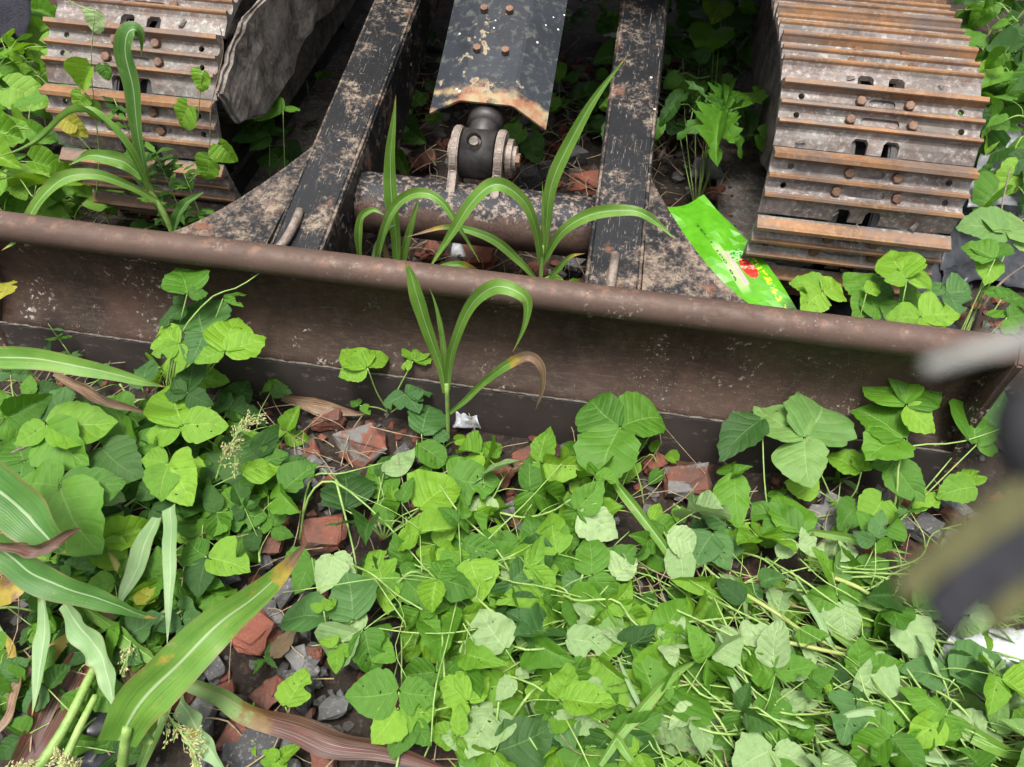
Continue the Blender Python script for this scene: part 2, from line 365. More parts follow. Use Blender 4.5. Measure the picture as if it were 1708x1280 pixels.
# ------------------------------------------------------------------ ground
def ground_h(x, y):
    h = 0.016 * noise.noise(Vector((x * 5, y * 5, 1))) + 0.010 * noise.noise(Vector((x * 13, y * 13, 4)))
    return h - 0.01
def build_ground():
    xs = [-30, -12, -6, -3.5, -2.4] + [-1.8 + i * .05 for i in range(77)] + [2.6, 3.6, 6, 12, 30]
    ys = [-30, -10, -4, -2] + [-1.3 + i * .05 for i in range(75)] + [3, 4.5, 8, 15, 40]
    v = [(x, y, ground_h(x, y)) for y in ys for x in xs]; n = len(xs)
    f = [(j * n + i, j * n + i + 1, (j + 1) * n + i + 1, (j + 1) * n + i) for j in range(len(ys) - 1) for i in range(n - 1)]
    tag(put('ground', mesh_from('ground', v, f), M['ground']), kind='structure')
build_ground()

# ------------------------------------------------------------------ stones and bricks
def chunk(name, sx, sy, sz, seed, rough=.10, sub=1, npts=14, flat=.55):
    rnd = random.Random(seed); bm = bmesh.new()
    for cx in (-1, 1):
        for cy in (-1, 1):
            for cz in (-1, 1):
                if rnd.random() < flat + .3:
                    k = [1 - rnd.random() * (1 - flat) for _ in range(3)]
                    bm.verts.new((cx * k[0], cy * k[1], cz * k[2]))
    for _ in range(npts):
        p = Vector((rnd.uniform(-1, 1), rnd.uniform(-1, 1), rnd.uniform(-1, 1))); p = p / max(p.length, .2) * rnd.uniform(.75, 1.05)
        bm.verts.new(p)
    r = bmesh.ops.convex_hull(bm, input=bm.verts)
    bmesh.ops.delete(bm, geom=[g for g in set(r['geom_interior'] + r['geom_unused']) if isinstance(g, bmesh.types.BMVert)], context='VERTS')
    if sub: bmesh.ops.subdivide_edges(bm, edges=bm.edges, cuts=sub, use_grid_fill=True)
    for v in bm.verts:
        d = noise.noise(v.co * 1.7 + Vector((seed, 0, 0))) * rough + noise.noise(v.co * 4.5 + Vector((0, seed, 0))) * rough * .55 + noise.noise(v.co * 11 + Vector((0, seed, 4))) * rough * .3
        v.co += v.co.normalized() * d
        v.co.x *= sx / 2; v.co.y *= sy / 2; v.co.z *= sz / 2
    return bm_mesh(name, bm)
BRICKS = [  # px, py, z, width(px across), depth m, height m, turn, tilt, mat, label
    (605, 738, .02, .145, .12, .06, .6, .14, 'brickm', 'large broken red brick with grey mortar on its face near the blade'),
    (548, 700, .015, .10, .06, .05, .2, .1, 'brick', 'dark red brick piece tucked under the blade beside the dry leaf'),
    (540, 893, .02, .115, .10, .06, .3, .15, 'brick', 'flat orange-red brick piece below the pale grey concrete lump'),
    (415, 1050, .02, .145, .115, .07, -.5, .15, 'brick', 'big brown-red brick half under the long arching sorghum leaf'),
    (880, 768, .02, .10, .075, .05, .5, .1, 'brick', 'red brick piece among heart leaves below the middle of the blade'),
    (832, 795, .015, .08, .09, .05, -.3, .1, 'brick', 'upright red brick shard left of the small heart leaves'),
    (985, 885, .02, .10, .08, .05, .2, .2, 'brick', 'red brick corner beside the yellow chewed leaf'),
    (1150, 800, .03, .15, .10, .06, .1, .15, 'brickm', 'orange brick half under the vines near the broad three-lobed leaf'),
    (523, 748, .015, .035, .055, .04, .9, .3, 'brick', 'small upright red brick flake beside the gravel'),
    (392, 1222, .02, .075, .055, .05, .3, .1, 'brick', 'pinkish brick lump beside the reddened dead leaf'),
    (452, 1155, .02, .09, .06, .05, .9, .2, 'brick', 'dark red brick piece above the reddened dead leaf'),
    (525, 1092, .015, .055, .045, .04, .2, .1, 'brick', 'small square red brick bit above the pale gravel'),
    (540, 1268, .02, .06, .05, .04, .2, .1, 'brick', 'red brick bit at the bottom edge under the dead leaf'),
    (1640, 1078, .03, .06, .06, .05, .4, .2, 'brick', 'red brick corner beside the white plastic at bottom right'),
    (700, 268, .03, .12, .10, .07, .4, .2, 'brick', 'brown brick piece behind the cross tube in shade'),
    (975, 300, .03, .17, .10, .07, -.35, .2, 'brick', 'long red brick behind the cross tube right of the cylinder'),
    (800, 432, .03, .13, .10, .07, .2, .1, 'brick', 'dark red brick between the blade and the cross tube'),
    (720, 420, .02, .09, .08, .06, -.4, .2, 'brick', 'red brick piece behind the left clump of grass'),
    (890, 455, .02, .09, .08, .06, .5, .2, 'brick', 'red brick piece at the foot of the tall grass'),
    (1195, 322, .03, .09, .07, .06, .2, .2, 'brick', 'red brick behind the green packet'),
    (1365, 530, .05, .11, .06, .06, .1, .1, 'brick', 'red brick strip peeking over the blade right of the green packet'),
    (1090, 770, .02, .08, .07, .05, .6, .1, 'brick', 'dull red brick piece beneath the broad round leaves'),
    (455, 905, .015, .06, .09, .05, .1, .1, 'brick', 'dark brown-red brick bit beside the left foliage'),
]
for i, (px, py, z, w, d, h, turn, tilt, mk, lab) in enumerate(BRICKS):
    p = at(px, py, z)
    mw = Matrix.Translation((p.x, p.y, h * .36)) @ Matrix.Rotation(turn, 4, 'Z') @ Matrix.Rotation(tilt, 4, 'X')
    tag(put('brick_piece', chunk('brick_piece', w * .88, d * .88, h, 40 + i, .22, 3, 10, .52), M[mk], None, mw), lab, 'brick', 'broken bricks in the rubble')
STONES = [
    (484, 800, .085, .065, .06, 'pale grey pitted concrete lump among dark gravel'),
    (432, 1255, .10, .085, .06, 'pale concrete block at the bottom left under the dead leaf'),
    (355, 1112, .055, .045, .04, 'small grey stone left of the brown brick'),
    (672, 762, .05, .05, .045, 'bluish grey stone half behind the large mortar-faced brick'),
    (880, 300, .08, .08, .08, 'grey angular stone behind the cross tube by the rod end'),
    (915, 285, .07, .06, .06, 'darker grey stone right of the rod end'),
    (1500, 875, .06, .06, .05, 'grey stone among the gravel under the right-hand leaves'),
    (1405, 868, .12, .09, .07, 'flat dark grey stone under the right-hand leaves'),
    (1545, 880, .06, .07, .05, 'light grey stone nearest the dark blurred strap'),
    (1590, 845, .07, .05, .05, 'pinkish grey stone under the right end of the blade'),
    (955, 262, .10, .07, .07, 'long grey stone in shade behind the cross tube'),
    (1335, 465, .10, .07, .07, 'rounded whitish stone behind the blade below the right track'),
    (780, 330, .07, .06, .06, 'dark grey stone under the rod end'),
    (960, 440, .09, .06, .05, 'grey slab at the foot of the tall grass behind the blade'),
]
for i, (px, py, w, d, h, lab) in enumerate(STONES):
    p = at(px, py, .02)
    mw = Matrix.Translation((p.x, p.y, h * .33)) @ Matrix.Rotation(i * 1.3, 4, 'Z')
    tag(put('concrete_stone', chunk('concrete_stone', w, d, h, 90 + i, .14, 2, 12, .6), M['stone'], None, mw), lab, 'stone', 'grey stones in the rubble')
# gravel stones large enough to pick out, in the open patches of rubble
gv = [chunk('gravel_stone', .03, .024, .02, 200 + i, .16, 1, 18, .45) for i in range(10)]
PATCH = [((500, 745), 62, 45, 34), ((540, 820), 50, 60, 20), ((520, 1140), 40, 70, 30), ((470, 1245), 90, 30, 22), ((1480, 860), 110, 40, 34), ((790, 720), 60, 25, 12),
         ((860, 850), 90, 40, 16), ((400, 1010), 60, 50, 12), ((350, 1170), 50, 50, 12), ((1040, 830), 60, 50, 8)]
for (cx, cy), ax, ay, n in PATCH:
    for k in range(n):
        p = at(cx + random.gauss(0, ax * .6), cy + random.gauss(0, ay * .6), .012)
        if p.y > -.10: continue
        s = random.choice((.55, .7, .8, 1.0, 1.25, 1.6, 1.9))
        mw = Matrix.Translation((p.x, p.y, .008 * s + .004)) @ Matrix.Rotation(random.uniform(0, 6.3), 4, 'Z') @ Matrix.Rotation(random.uniform(-.5, .5), 4, 'X') @ Matrix.Diagonal((s, s * random.uniform(.8, 1.2), s, 1))
        tag(put('gravel_stone', random.choice(gv), M['stone'] if random.random() < .74 else M['brick'], None, mw),
            'small angular stone lying loose in the open rubble', 'stone', 'loose gravel in the open rubble')
def build_rubble():
    rnd = random.Random(3); ico = bmesh.new(); bmesh.ops.create_icosphere(ico, subdivisions=1, radius=1)
    base = [v.co.copy() for v in ico.verts]; bf = [[v.index for v in f.verts] for f in ico.faces]; ico.free()
    v, f, c = [], [], []
    for k in range(5200):
        x, y = rnd.uniform(-1.7, 2.1), rnd.uniform(-1.15, 1.9)
        s = rnd.choice((.005, .007, .009, .012, .016)) * (1 + max(0, y) * .6)
        t = rnd.random()
        tint = (.15, .050, .034) if t < .27 else ((.12, .118, .115) if t < .5 else ((.09, .08, .075) if t < .85 else (.16, .05, .033)))
        q = rnd.uniform(.7, 1.25); tint = tuple(i * q for i in tint) + (1,)
        o = len(v); rot = Matrix.Rotation(rnd.uniform(0, 6.3), 3, 'Z'); sq = Vector((rnd.uniform(.8, 1.5), rnd.uniform(.7, 1.1), rnd.uniform(.5, .8)))
        z = ground_h(x, y)
        for b in base:
            p = rot @ Vector((b.x * sq.x, b.y * sq.y, b.z * sq.z)) * s * rnd.uniform(.7, 1.2)
            v.append((x + p.x, y + p.y, z + p.z + s * .3)); c.append(tint)
        f += [[i + o for i in ff] for ff in bf]
    me = mesh_from('rubble', v, f, False)
    at_ = me.color_attributes.new('tint', 'FLOAT_COLOR', 'POINT')
    at_.data.foreach_set('color', [x for t in c for x in t])
    tag(put('rubble_gravel', me, M['rubble']), 'fine red and grey rubble covering the soil', 'rubble', None, 'stuff')
build_rubble()
def build_straw():
    rnd = random.Random(5); v, f = [], []
    for k in range(900):
        zone = rnd.random()
        if zone < .45: x, y = rnd.uniform(-.6, .75), rnd.uniform(.35, 1.7)
        elif zone < .7: x, y = rnd.uniform(-1.5, -.5), rnd.uniform(-.35, .6)
        else: x, y = rnd.uniform(-1.2, 1.4), rnd.uniform(-1.0, -.1)
        an = rnd.uniform(0, 6.3); L = rnd.uniform(.05, .2); z = rnd.uniform(.01, .05)
        d = Vector((math.cos(an), math.sin(an), rnd.uniform(-.05, .35))) * L; n_ = Vector((-math.sin(an), math.cos(an), 0)) * rnd.uniform(-.25, .25) * L
        p = Vector((x, y, z)); pts = [p, p + d * .5 + n_ + Vector((0, 0, .012)), p + d]
        a_, b_ = tube_geo(spline(pts, 5), rnd.uniform(.0007, .0017), 4, False); o = len(v); v += a_; f += [tuple(i + o for i in q) for q in b_]
    tag(put('dry_straw', mesh_from('dry_straw', v, f), M['straw']), 'dry straw and dead stems scattered over the rubble', 'straw', None, 'stuff')
build_straw()
# ==================================================================== MACHINE
X0 = -0.015
ex = empty('excavator', (X0, 1.6, 0), 'small crawler excavator with worn steel blade, black arms and rusty tracks', 'excavator')
# ---- blade
def blade_profile():
    c = Vector((.012, .396)); r = .034; P = []
    for k in range(13):
        an = R(200 - k * 20)           # from the front underside over the top to the back
        P.append((c.x + r * math.cos(an), c.y + r * math.sin(an)))
    back = [(.055, .36), (.075, .30), (.082, .24), (.070, .17), (.035, .105), (.015, .06)]
    front = [(-.048, .06), (-.046, .117), (-.030, .132), (.000, .165), (.024, .21), (.034, .26), (.030, .315), (.012, .352), (-.012, .372)]
    return P + back + front
bm = bmesh.new(); n = 60; prof = blade_profile(); XW = 1.165
rings = []
for k in range(n + 1):
    x = -XW + 2 * XW * k / n
    rings.append([bm.verts.new((x, y + .003 * noise.noise(Vector((x * 3, z * 5, 0))), z + .0025 * noise.noise(Vector((x * 2.2, 7, z))))) for y, z in prof])
for k in range(n):
    for i in range(len(prof)):
        j = (i + 1) % len(prof); bm.faces.new((rings[k][i], rings[k][j], rings[k + 1][j], rings[k + 1][i]))
bm.faces.new(rings[0]); bm.faces.new(rings[-1][::-1])
bl = put('blade', bm_mesh('blade', bm, True), M['blade'], ex)
bl['label'] = 'long brown worn steel dozer blade with rounded top'
bm = bmesh.new()
prism(bm, [(-.052, .121), (-.046, .121), (-.046, .02), (-.03, -.03), (-.083, -.03), (-.079, -.002)], -XW, XW, 'x', .002)
put('cutting_edge', bm_mesh('cutting_edge', bm), M['edge'], bl)
bm = bmesh.new()                                                    # welded dirt bead along the seam
v, f = tube_geo([Vector((-XW + 2 * XW * k / 160, -.049 + .003 * noise.noise(Vector((k * .7, 0, 0))), .123 + .002 * noise.noise(Vector((k * .9, 3, 0))))) for k in range(161)],
                [.0028 + .0026 * noise.noise(Vector((k * .8, 9, 0))) for k in range(161)], 6)
bm.free(); put('seam', mesh_from('seam', v, f), mat_simple('seam_dirt', (.03, .025, .022), (.17, .15, .13), 40, .9, .5, 0, .2, False), bl)
for s in (-1, 1):                                                   # end plates
    bm = bmesh.new()
    prism(bm, [(-.07, .0), (-.05, .13), (-.03, .2), (-.022, .33), (-.03, .40), (.01, .437), (.055, .41), (.09, .26), (.06, .1), (.03, .0)], s * XW, s * (XW + .018), 'x', .004)
    put('end_plate', bm_mesh('end_plate', bm), M['blade'], bl)
# ---- arms, gussets, cross tube
def arm_z(y): return .372 + (y - .06) * .165
for s in (-1, 1):
    bm = bmesh.new(); xi, xo = X0 + s * .302, X0 + s * .428
    xa, xb = min(xi, xo), max(xi, xo)
    sec = []
    ys = [.045, .2, .45, .8, 1.2, 1.6]
    ringv = []
    for y in ys:
        zt = arm_z(y); zb = zt - (.15 if y > .9 else .225); b = .012
        w = .006 * (y - .05)
        q = [(xa - w, zb), (xa - w, zt - b), (xa - w + b, zt), (xb + w - b, zt), (xb + w, zt - b), (xb + w, zb)]
        ringv.append([bm.verts.new((x, y, z)) for x, z in q])
    for k in range(len(ys) - 1):
        for i in range(6): bm.faces.new((ringv[k][i], ringv[k][(i + 1) % 6], ringv[k + 1][(i + 1) % 6], ringv[k + 1][i]))
    bm.faces.new(ringv[0]); bm.faces.new(ringv[-1][::-1])
    ar = put('push_arm', bm_mesh('push_arm', bm), M['black'], ex)
    # weld strips along the top edges
    for xe in (xa + .004, xb - .004):
        v, f = tube_geo([Vector((xe + .0012 * noise.noise(Vector((y_ * 20, xe, 0))), y_, arm_z(y_) - .004)) for y_ in [.06 + k * .03 for k in range(46)]], .0042, 6)
        put('weld_edge', mesh_from('weld_edge', v, f), M['black2'], ar)
    # gusset: a thick curved plate from the arm down to the back of the blade
    pts = []
    for k in range(11):
        t = k / 10; x = .428 + .30 * t; y = .47 - (.47 - .045) * (1 - (1 - t) ** 1.75)
        pts.append((X0 + s * x, y))
    poly = [(X0 + s * .430, .04)] + pts
    bm = bmesh.new()
    top = [bm.verts.new((x, y, .381 + (y - .05) * .07)) for x, y in poly]; bot = [bm.verts.new((x, y, .363 + (y - .05) * .07)) for x, y in poly]
    m_ = len(poly); bm.faces.new(top); bm.faces.new(bot[::-1])
    for i in range(m_): bm.faces.new((top[i], bot[i], bot[(i + 1) % m_], top[(i + 1) % m_]))
    put('gusset_plate', bm_mesh('gusset_plate', bm), M['black2'], ar)
    # bent bar welded on the arm
    if s < 0: bar = [at(462, 417, .385), at(478, 398, .392), at(492, 372, .398), at(500, 352, .398)]
    else: bar = [at(1016, 490, .383), at(1020, 468, .39), at(1024, 440, .396), at(1026, 425, .394)]
    v, f = tube_geo(spline(bar, 14), .0105, 10); put('welded_bar', mesh_from('welded_bar', v, f), M['lug'], ar)
bm = bmesh.new()
v, f = tube_geo([Vector((X0 - .300 + .6 * k / 24, .378, .30)) for k in range(25)], .078, 36)
bm.free(); tb = put('cross_tube', mesh_from('cross_tube', v, f), M['tube'], ex)
# ---- cylinder lugs, rod eye, guard
EYE = Vector((X0 - .008, .465, .422))
def arc_plate(x0, x1):
    P = [(.335, .350), (.315, .365)]
    P = []
    for k in range(13):
        an = R(190 - k * 18); P.append((EYE.y + .068 * math.cos(an), EYE.z + .066 * math.sin(an)))
    P = P[::1] + [(.455, .30), (.325, .345)]
    b = bmesh.new(); prism(b, P, x0, x1, 'x', .003); return b
for x in (-.064, .048):
    put('cylinder_lug', bm_mesh('cylinder_lug', arc_plate(EYE.x + x, EYE.x + x + .021)), M['lug'], ex)
v, f = tube_geo([EYE + Vector((-.038, 0, 0)), EYE + Vector((.044, 0, 0))], .062, 36); eye = put('rod_eye', mesh_from('rod_eye', v, f), M['dark'], ex)
eye.data.polygons.foreach_set('use_smooth', [len(p.vertices) == 4 for p in eye.data.polygons])
AX = Vector((0, .95, .27)).normalized()
v, f = tube_geo([EYE, EYE + AX * .16], .040, 30); put('piston_rod', mesh_from('piston_rod', v, f), M['dark'], eye)
v, f = tube_geo([EYE + AX * .085, EYE + AX * .13], [.047, .047], 30); put('rod_seal', mesh_from('rod_seal', v, f), M['dark'], eye)
v, f = tube_geo([EYE + AX * .13, EYE + AX * .75], .045, 30); put('cylinder_barrel', mesh_from('cylinder_barrel', v, f), M['dark'], ex)
v, f = tube_geo([EYE + Vector((-.075, 0, 0)), EYE + Vector((.098, 0, 0))], .03, 24); pin = put('pivot_pin', mesh_from('pivot_pin', v, f, False), M['lug'], eye)
v, f = tube_geo([EYE + Vector((.074, -.0, 0)), EYE + Vector((.088, 0, 0))], .046, 24); put('pin_washer', mesh_from('pin_washer', v, f, False), M['lug'], eye)
v, f = tube_geo([EYE + Vector((.088, -.012, .004)), EYE + Vector((.108, -.012, .004))], .017, 6); put('pin_bolt', mesh_from('pin_bolt', v, f, False), M['rust'], eye)
gd = Vector((-.0, -.50, .86)).normalized(); gp_ = EYE + gd * .058 + Vector((-.004, 0, 0))
bm = bmesh.new(); bmesh.ops.create_cone(bm, cap_ends=True, segments=24, radius1=.02, radius2=.019, depth=.022); bmesh.ops.delete(bm, geom=[fc for fc in bm.faces if fc.normal.z > .9], context='FACES_ONLY')
nipm = bm_mesh('grease_port', bm); nip = put('grease_port', nipm, M['lug'], eye, Matrix.Translation(gp_ + gd * .006) @ gd.to_track_quat('Z', 'Y').to_matrix().to_4x4())
sm = nip; md_in = bmesh.new(); bmesh.ops.create_cone(md_in, cap_ends=True, segments=20, radius1=.012, radius2=.012, depth=.014)
put('grease_plug', bm_mesh('grease_plug', md_in), M['mud'], eye, Matrix.Translation(gp_ + gd * .006) @ gd.to_track_quat('Z', 'Y').to_matrix().to_4x4())
# guard plate: three folded facets above the cylinder, climbing towards the body
P0y, P0z = .560, .508; sl = .41
def gpt(x, s_, dz=0): return Vector((X0 + x, P0y + s_, P0z + s_ * sl + dz))
secx = [(-.152, -.030), (-.080, .0), (-.072, .003), (.058, .003), (.068, .0), (.152, -.042)]
bm = bmesh.new(); rows = []
for k in range(15):
    s_ = k * .05
    rows.append([bm.verts.new(gpt(x + (.0005 * noise.noise(Vector((k, x * 40, 0)))), s_ + (-.012 if k == 0 and abs(x) > .1 else 0), dz + .0025 * noise.noise(Vector((x * 14, s_ * 9, 2))))) for x, dz in secx])
for k in range(14):
    for i in range(5): bm.faces.new((rows[k][i], rows[k][i + 1], rows[k + 1][i + 1], rows[k + 1][i]))
bmesh.ops.recalc_face_normals(bm, faces=bm.faces)
bmesh.ops.solidify(bm, geom=bm.faces[:], thickness=.006)
gdp = put('guard_plate', bm_mesh('guard_plate', bm), M['guard'], ex)
gdp['label'] = 'dark slate cylinder guard plate with rust patches'
gn = Vector((0, -sl, 1)).normalized()
bmh = bmesh.new(); bmesh.ops.create_cone(bmh, cap_ends=True, segments=6, radius1=.011, radius2=.0105, depth=.012); hexm = bm_mesh('guard_bolt', bmh)
for px, py in ((796, 84), (843, 88), (808, 18), (850, 20)):
    d = ray(px, py); q = gpt(0, 0, .003); t = (q - CAM).dot(gn) / d.dot(gn); p = CAM + d * t
    put('guard_bolt', hexm, M['bolt'], gdp, Matrix.Translation(p + gn * .007) @ gn.to_track_quat('Z', 'Y').to_matrix().to_4x4())
# ---- tracks
PITCH, PR, YC, ZC, NS = .154, .300, .692, .345, 37
LEN = (NS * PITCH - 2 * math.pi * PR) / 2
def path(s):
    """pin line, s measured from the top of the front wheel going forward and down"""
    T = NS * PITCH; s %= T; a1 = math.pi * PR
    if s < a1: an = s / PR; return Vector((0, YC - PR * math.sin(an), ZC + PR * math.cos(an)))
    s -= a1
    if s < LEN: return Vector((0, YC + s, ZC - PR))
    s -= LEN
    if s < a1: an = s / PR; return Vector((0, YC + LEN + PR * math.sin(an), ZC - PR * math.cos(an)))
    s -= a1; sag = -.02 * math.sin(math.pi * s / LEN)
    return Vector((0, YC + LEN - s, ZC + PR + sag))
def shoe_mesh():
    """local frame: x across the track, y along (0 = leading pin), z outwards"""
    W2 = .225; h0, h1 = .012, .022; g = .044
    def gr(c, hh, w0=.0170, w1=.0068): return [(c - w0, h1), (c - w0 * .68, h1 + .004), (c - w1, hh - .009), (c - w1 + .0006, hh - .003), (c - w1 + .0025, hh), (c + w1 - .0025, hh), (c + w1 - .0006, hh - .003), (c + w1, hh - .009), (c + w0 * .68, h1 + .004), (c + w0, h1)]
    prof = [(-.008, h0), (-.008, h1 - .002)] + gr(.006, .047, .0175, .0075)[2:] + gr(.053, .041, .016, .0058) + gr(.098, .043, .016, .0058) + [(.126, h1 - .003), (.140, h1 - .009), (.147, h1 - .012), (.147, h0 - .010), (.130, h0 - .004)]
    b = bmesh.new(); ff = prism(b, prof, -W2, W2, 'x')
    b.faces.ensure_lookup_table()
    bmesh.ops.recalc_face_normals(b, faces=b.faces)
    for fc in b.faces:
        if abs(fc.normal.x) < .5 and max(vv.co.z for vv in fc.verts) > .03 and (fc.calc_center_median().z > .0315 or (fc.calc_center_median().z > .021 and fc.calc_center_median().y < .003)): fc.material_index = 1
    me = bpy.data.meshes.new('shoe_raw'); b.to_mesh(me); b.free(); me.materials.append(M['shoe']); me.materials.append(M['rust'])
    o = bpy.data.objects.new('shoe_raw', me); col.objects.link(o)
    c = bmesh.new()
    def cyl(x, y, r, sx=0):
        if sx == 0: bmesh.ops.create_cone(c, cap_ends=True, segments=16, radius1=r, radius2=r, depth=.1, matrix=Matrix.Translation((x, y, .02)))
        else:
            pr = []
            for k in range(9): an = R(-90 + k * 22.5); pr.append((x + sx + r * math.cos(an), y + r * math.sin(an)))
            for k in range(9): an = R(90 + k * 22.5); pr.append((x - sx + r * math.cos(an), y + r * math.sin(an)))
            prism(c, pr, .0165, .08, 'z')
    for y in (.0305, .0755):
        for sx in (-1, 1): cyl(sx * (.178 + (.006 if y > .05 else 0)), y, .0072)
    cyl(-.004, .0305, .0085, .021); cyl(-.004, .0755, .0095, .034)
    for sx in (-.037, .033):
        pr = [(sx - .018, .124), (sx - .012, .116), (sx + .012, .116), (sx + .018, .124), (sx + .018, .19), (sx - .018, .19)]
        prism(c, pr, -.03, .08, 'z')
    bmesh.ops.recalc_face_normals(c, faces=c.faces)
    cme = bpy.data.meshes.new('cut'); c.to_mesh(cme); c.free(); co = bpy.data.objects.new('cut', cme); col.objects.link(co)
    md = o.modifiers.new('b', 'BOOLEAN'); md.operation = 'DIFFERENCE'; md.solver = 'EXACT'; md.object = co
    dg = bpy.context.evaluated_depsgraph_get(); res = bpy.data.meshes.new_from_object(o.evaluated_get(dg))
    bpy.data.objects.remove(o); bpy.data.objects.remove(co); bpy.data.meshes.remove(me); bpy.data.meshes.remove(cme)
    res.name = 'track_shoe'; return res
SHOE = shoe_mesh()
CLOD = [chunk('mud_clod', .026, .014, .010, 300 + i, .25, 1, 14, .4) for i in range(5)]
bmh = bmesh.new(); bmesh.ops.create_cone(bmh, cap_ends=True, segments=6, radius1=.0125, radius2=.0118, depth=.013)
bmesh.ops.bevel(bmh, geom=bmh.edges[:], offset=.0015, segments=1, affect='EDGES'); TB = bm_mesh('bolt', bmh)
bl_ = bmesh.new()
for sx in (-.062, .038): box(bl_, sx, sx + .026, -.005, .16, -.052, .0095, .004)
LINK = bm_mesh('track_link', bl_)
for side, s0 in ((1, R(142 - 90) * PR), (-1, R(148 - 90) * PR)):
    xc = X0 * 0 + side * .904
    for k in range(NS):
        p, q = path(s0 + k * PITCH), path(s0 + (k + 1) * PITCH)
        yv = (q - p).normalized(); xv = Vector((1, 0, 0)); zv = xv.cross(yv)
        if zv.dot(Vector((0, (p.y + q.y) / 2 - min(max((p.y + q.y) / 2, YC), YC + LEN), (p.z + q.z) / 2 - ZC))) < 0: xv = -xv; zv = -zv
        jit = Matrix.Rotation(random.uniform(-.012, .012), 4, 'X') @ Matrix.Rotation(random.uniform(-.006, .006), 4, 'Z')
        mw = Matrix.Translation((xc, p.y, p.z)) @ Matrix((xv, yv, zv)).transposed().to_4x4() @ jit
        sh = bpy.data.objects.new('track_shoe', SHOE); col.objects.link(sh); sh.parent = ex; sh.matrix_basis = world_of(ex).inverted() @ mw; WM[sh.name] = mw
        for bx, by in ((-.062, .0305), (.046, .0305), (-.074, .0755), (.064, .0755)):
            put('bolt', TB, M['bolt'], sh, mw @ Matrix.Translation((bx, by, .0275)) @ Matrix.Rotation(random.uniform(0, 1), 4, 'Z'))
        put('track_link', LINK, M['dark'], sh, mw)
        for _ in range(3):
            if random.random() < .75:
                put('mud_clod', random.choice(CLOD), M['mud'], sh, mw @ Matrix.Translation((random.uniform(-.19, .19), random.choice((.128, .136, .036, .082, .066)), .021)) @ Matrix.Rotation(random.uniform(0, 6), 4, 'Z') @ Matrix.Diagonal((random.uniform(.5, 1.6), random.uniform(.5, 1), random.uniform(.4, .9), 1)))
    # wheels and frame inside the track
    for yy, rr in ((YC, .245), (YC + LEN, .245)):
        v, f = tube_geo([Vector((xc - .05, yy, ZC)), Vector((xc - .04, yy, ZC)), Vector((xc - .03, yy, ZC)), Vector((xc + .03, yy, ZC)), Vector((xc + .04, yy, ZC)), Vector((xc + .05, yy, ZC))], [.20, rr - .02, rr, rr, rr - .02, .20], 32)
        put('idler_wheel', mesh_from('idler_wheel', v, f, False), M['dark'], ex)
    bm = bmesh.new()
    prism(bm, [(YC - .02, .33), (YC + .12, .43), (YC + .35, .50), (YC + LEN - .2, .50), (YC + LEN - .2, .18), (YC + .3, .15), (YC + .05, .25)], xc - .12, xc + .12, 'x', .01)
    fr = put('track_frame', bm_mesh('track_frame', bm), M['mud'], ex)
    for yy in (YC + .42, YC + .75, YC + 1.1, YC + 1.45):
        v, f = tube_geo([Vector((xc - .09, yy, .155)), Vector((xc + .09, yy, .155))], .075, 20); put('bottom_roller', mesh_from('bottom_roller', v, f, False), M['dark'], fr)
# mud-caked side plates of the track frames
for xa, xb, mk in ((-.674, -.652, 'mud'),):
    bm = bmesh.new(); pp = [(.42, .54), (.47, .43), (.60, .375), (.85, .37), (.95, .44), (1.28, .41), (1.9, .40), (1.9, .62), (1.2, .63), (.62, .64)]
    if xa > 0: pp = [(.50, .52), (.60, .42), (.85, .40), (1.9, .40), (1.9, .62), (1.2, .63), (.66, .62)]
    prism(bm, pp, xa, xb, 'x', .009); bmesh.ops.triangulate(bm, faces=bm.faces)
    for _ in range(3): bmesh.ops.subdivide_edges(bm, edges=[e_ for e_ in bm.edges if e_.calc_length() > .035], cuts=1); bmesh.ops.triangulate(bm, faces=bm.faces)
    for v_ in bm.verts:
        d_ = Vector((noise.noise(v_.co * 7) + .5 * noise.noise(v_.co * 19), noise.noise(v_.co * 7 + Vector((5, 0, 0))), noise.noise(v_.co * 7 + Vector((0, 5, 0)))))
        v_.co += d_ * .013 + Vector((.006 * noise.noise(v_.co * 45), 0, 0))
    put('track_side_plate', bm_mesh('track_side_plate', bm, False), M[mk], ex)
bm = bmesh.new(); box(bm, -.56, .575, 1.55, 2.4, .42, .78, .03); put('undercarriage_body', bm_mesh('undercarriage_body', bm), M['dark'], ex)
v, f = tube_geo([Vector((X0, 1.9, .75)), Vector((X0, 1.9, .90))], .42, 40); put('slewing_ring', mesh_from('slewing_ring', v, f, False), M['dark'], ex)
bm = bmesh.new(); box(bm, -.95, .95, .98, 2.9, .90, 1.05, .04); deck = put('upper_deck', bm_mesh('upper_deck', bm), M['yellow'], ex)
bm = bmesh.new(); box(bm, -.93, -.05, 1.0, 2.0, 1.05, 2.5, .06); put('cab', bm_mesh('cab', bm), M['yellow'], ex)
bm = bmesh.new(); box(bm, -.93, .93, 2.02, 2.95, 1.05, 1.75, .08); put('engine_cover', bm_mesh('engine_cover', bm), M['yellow'], ex)
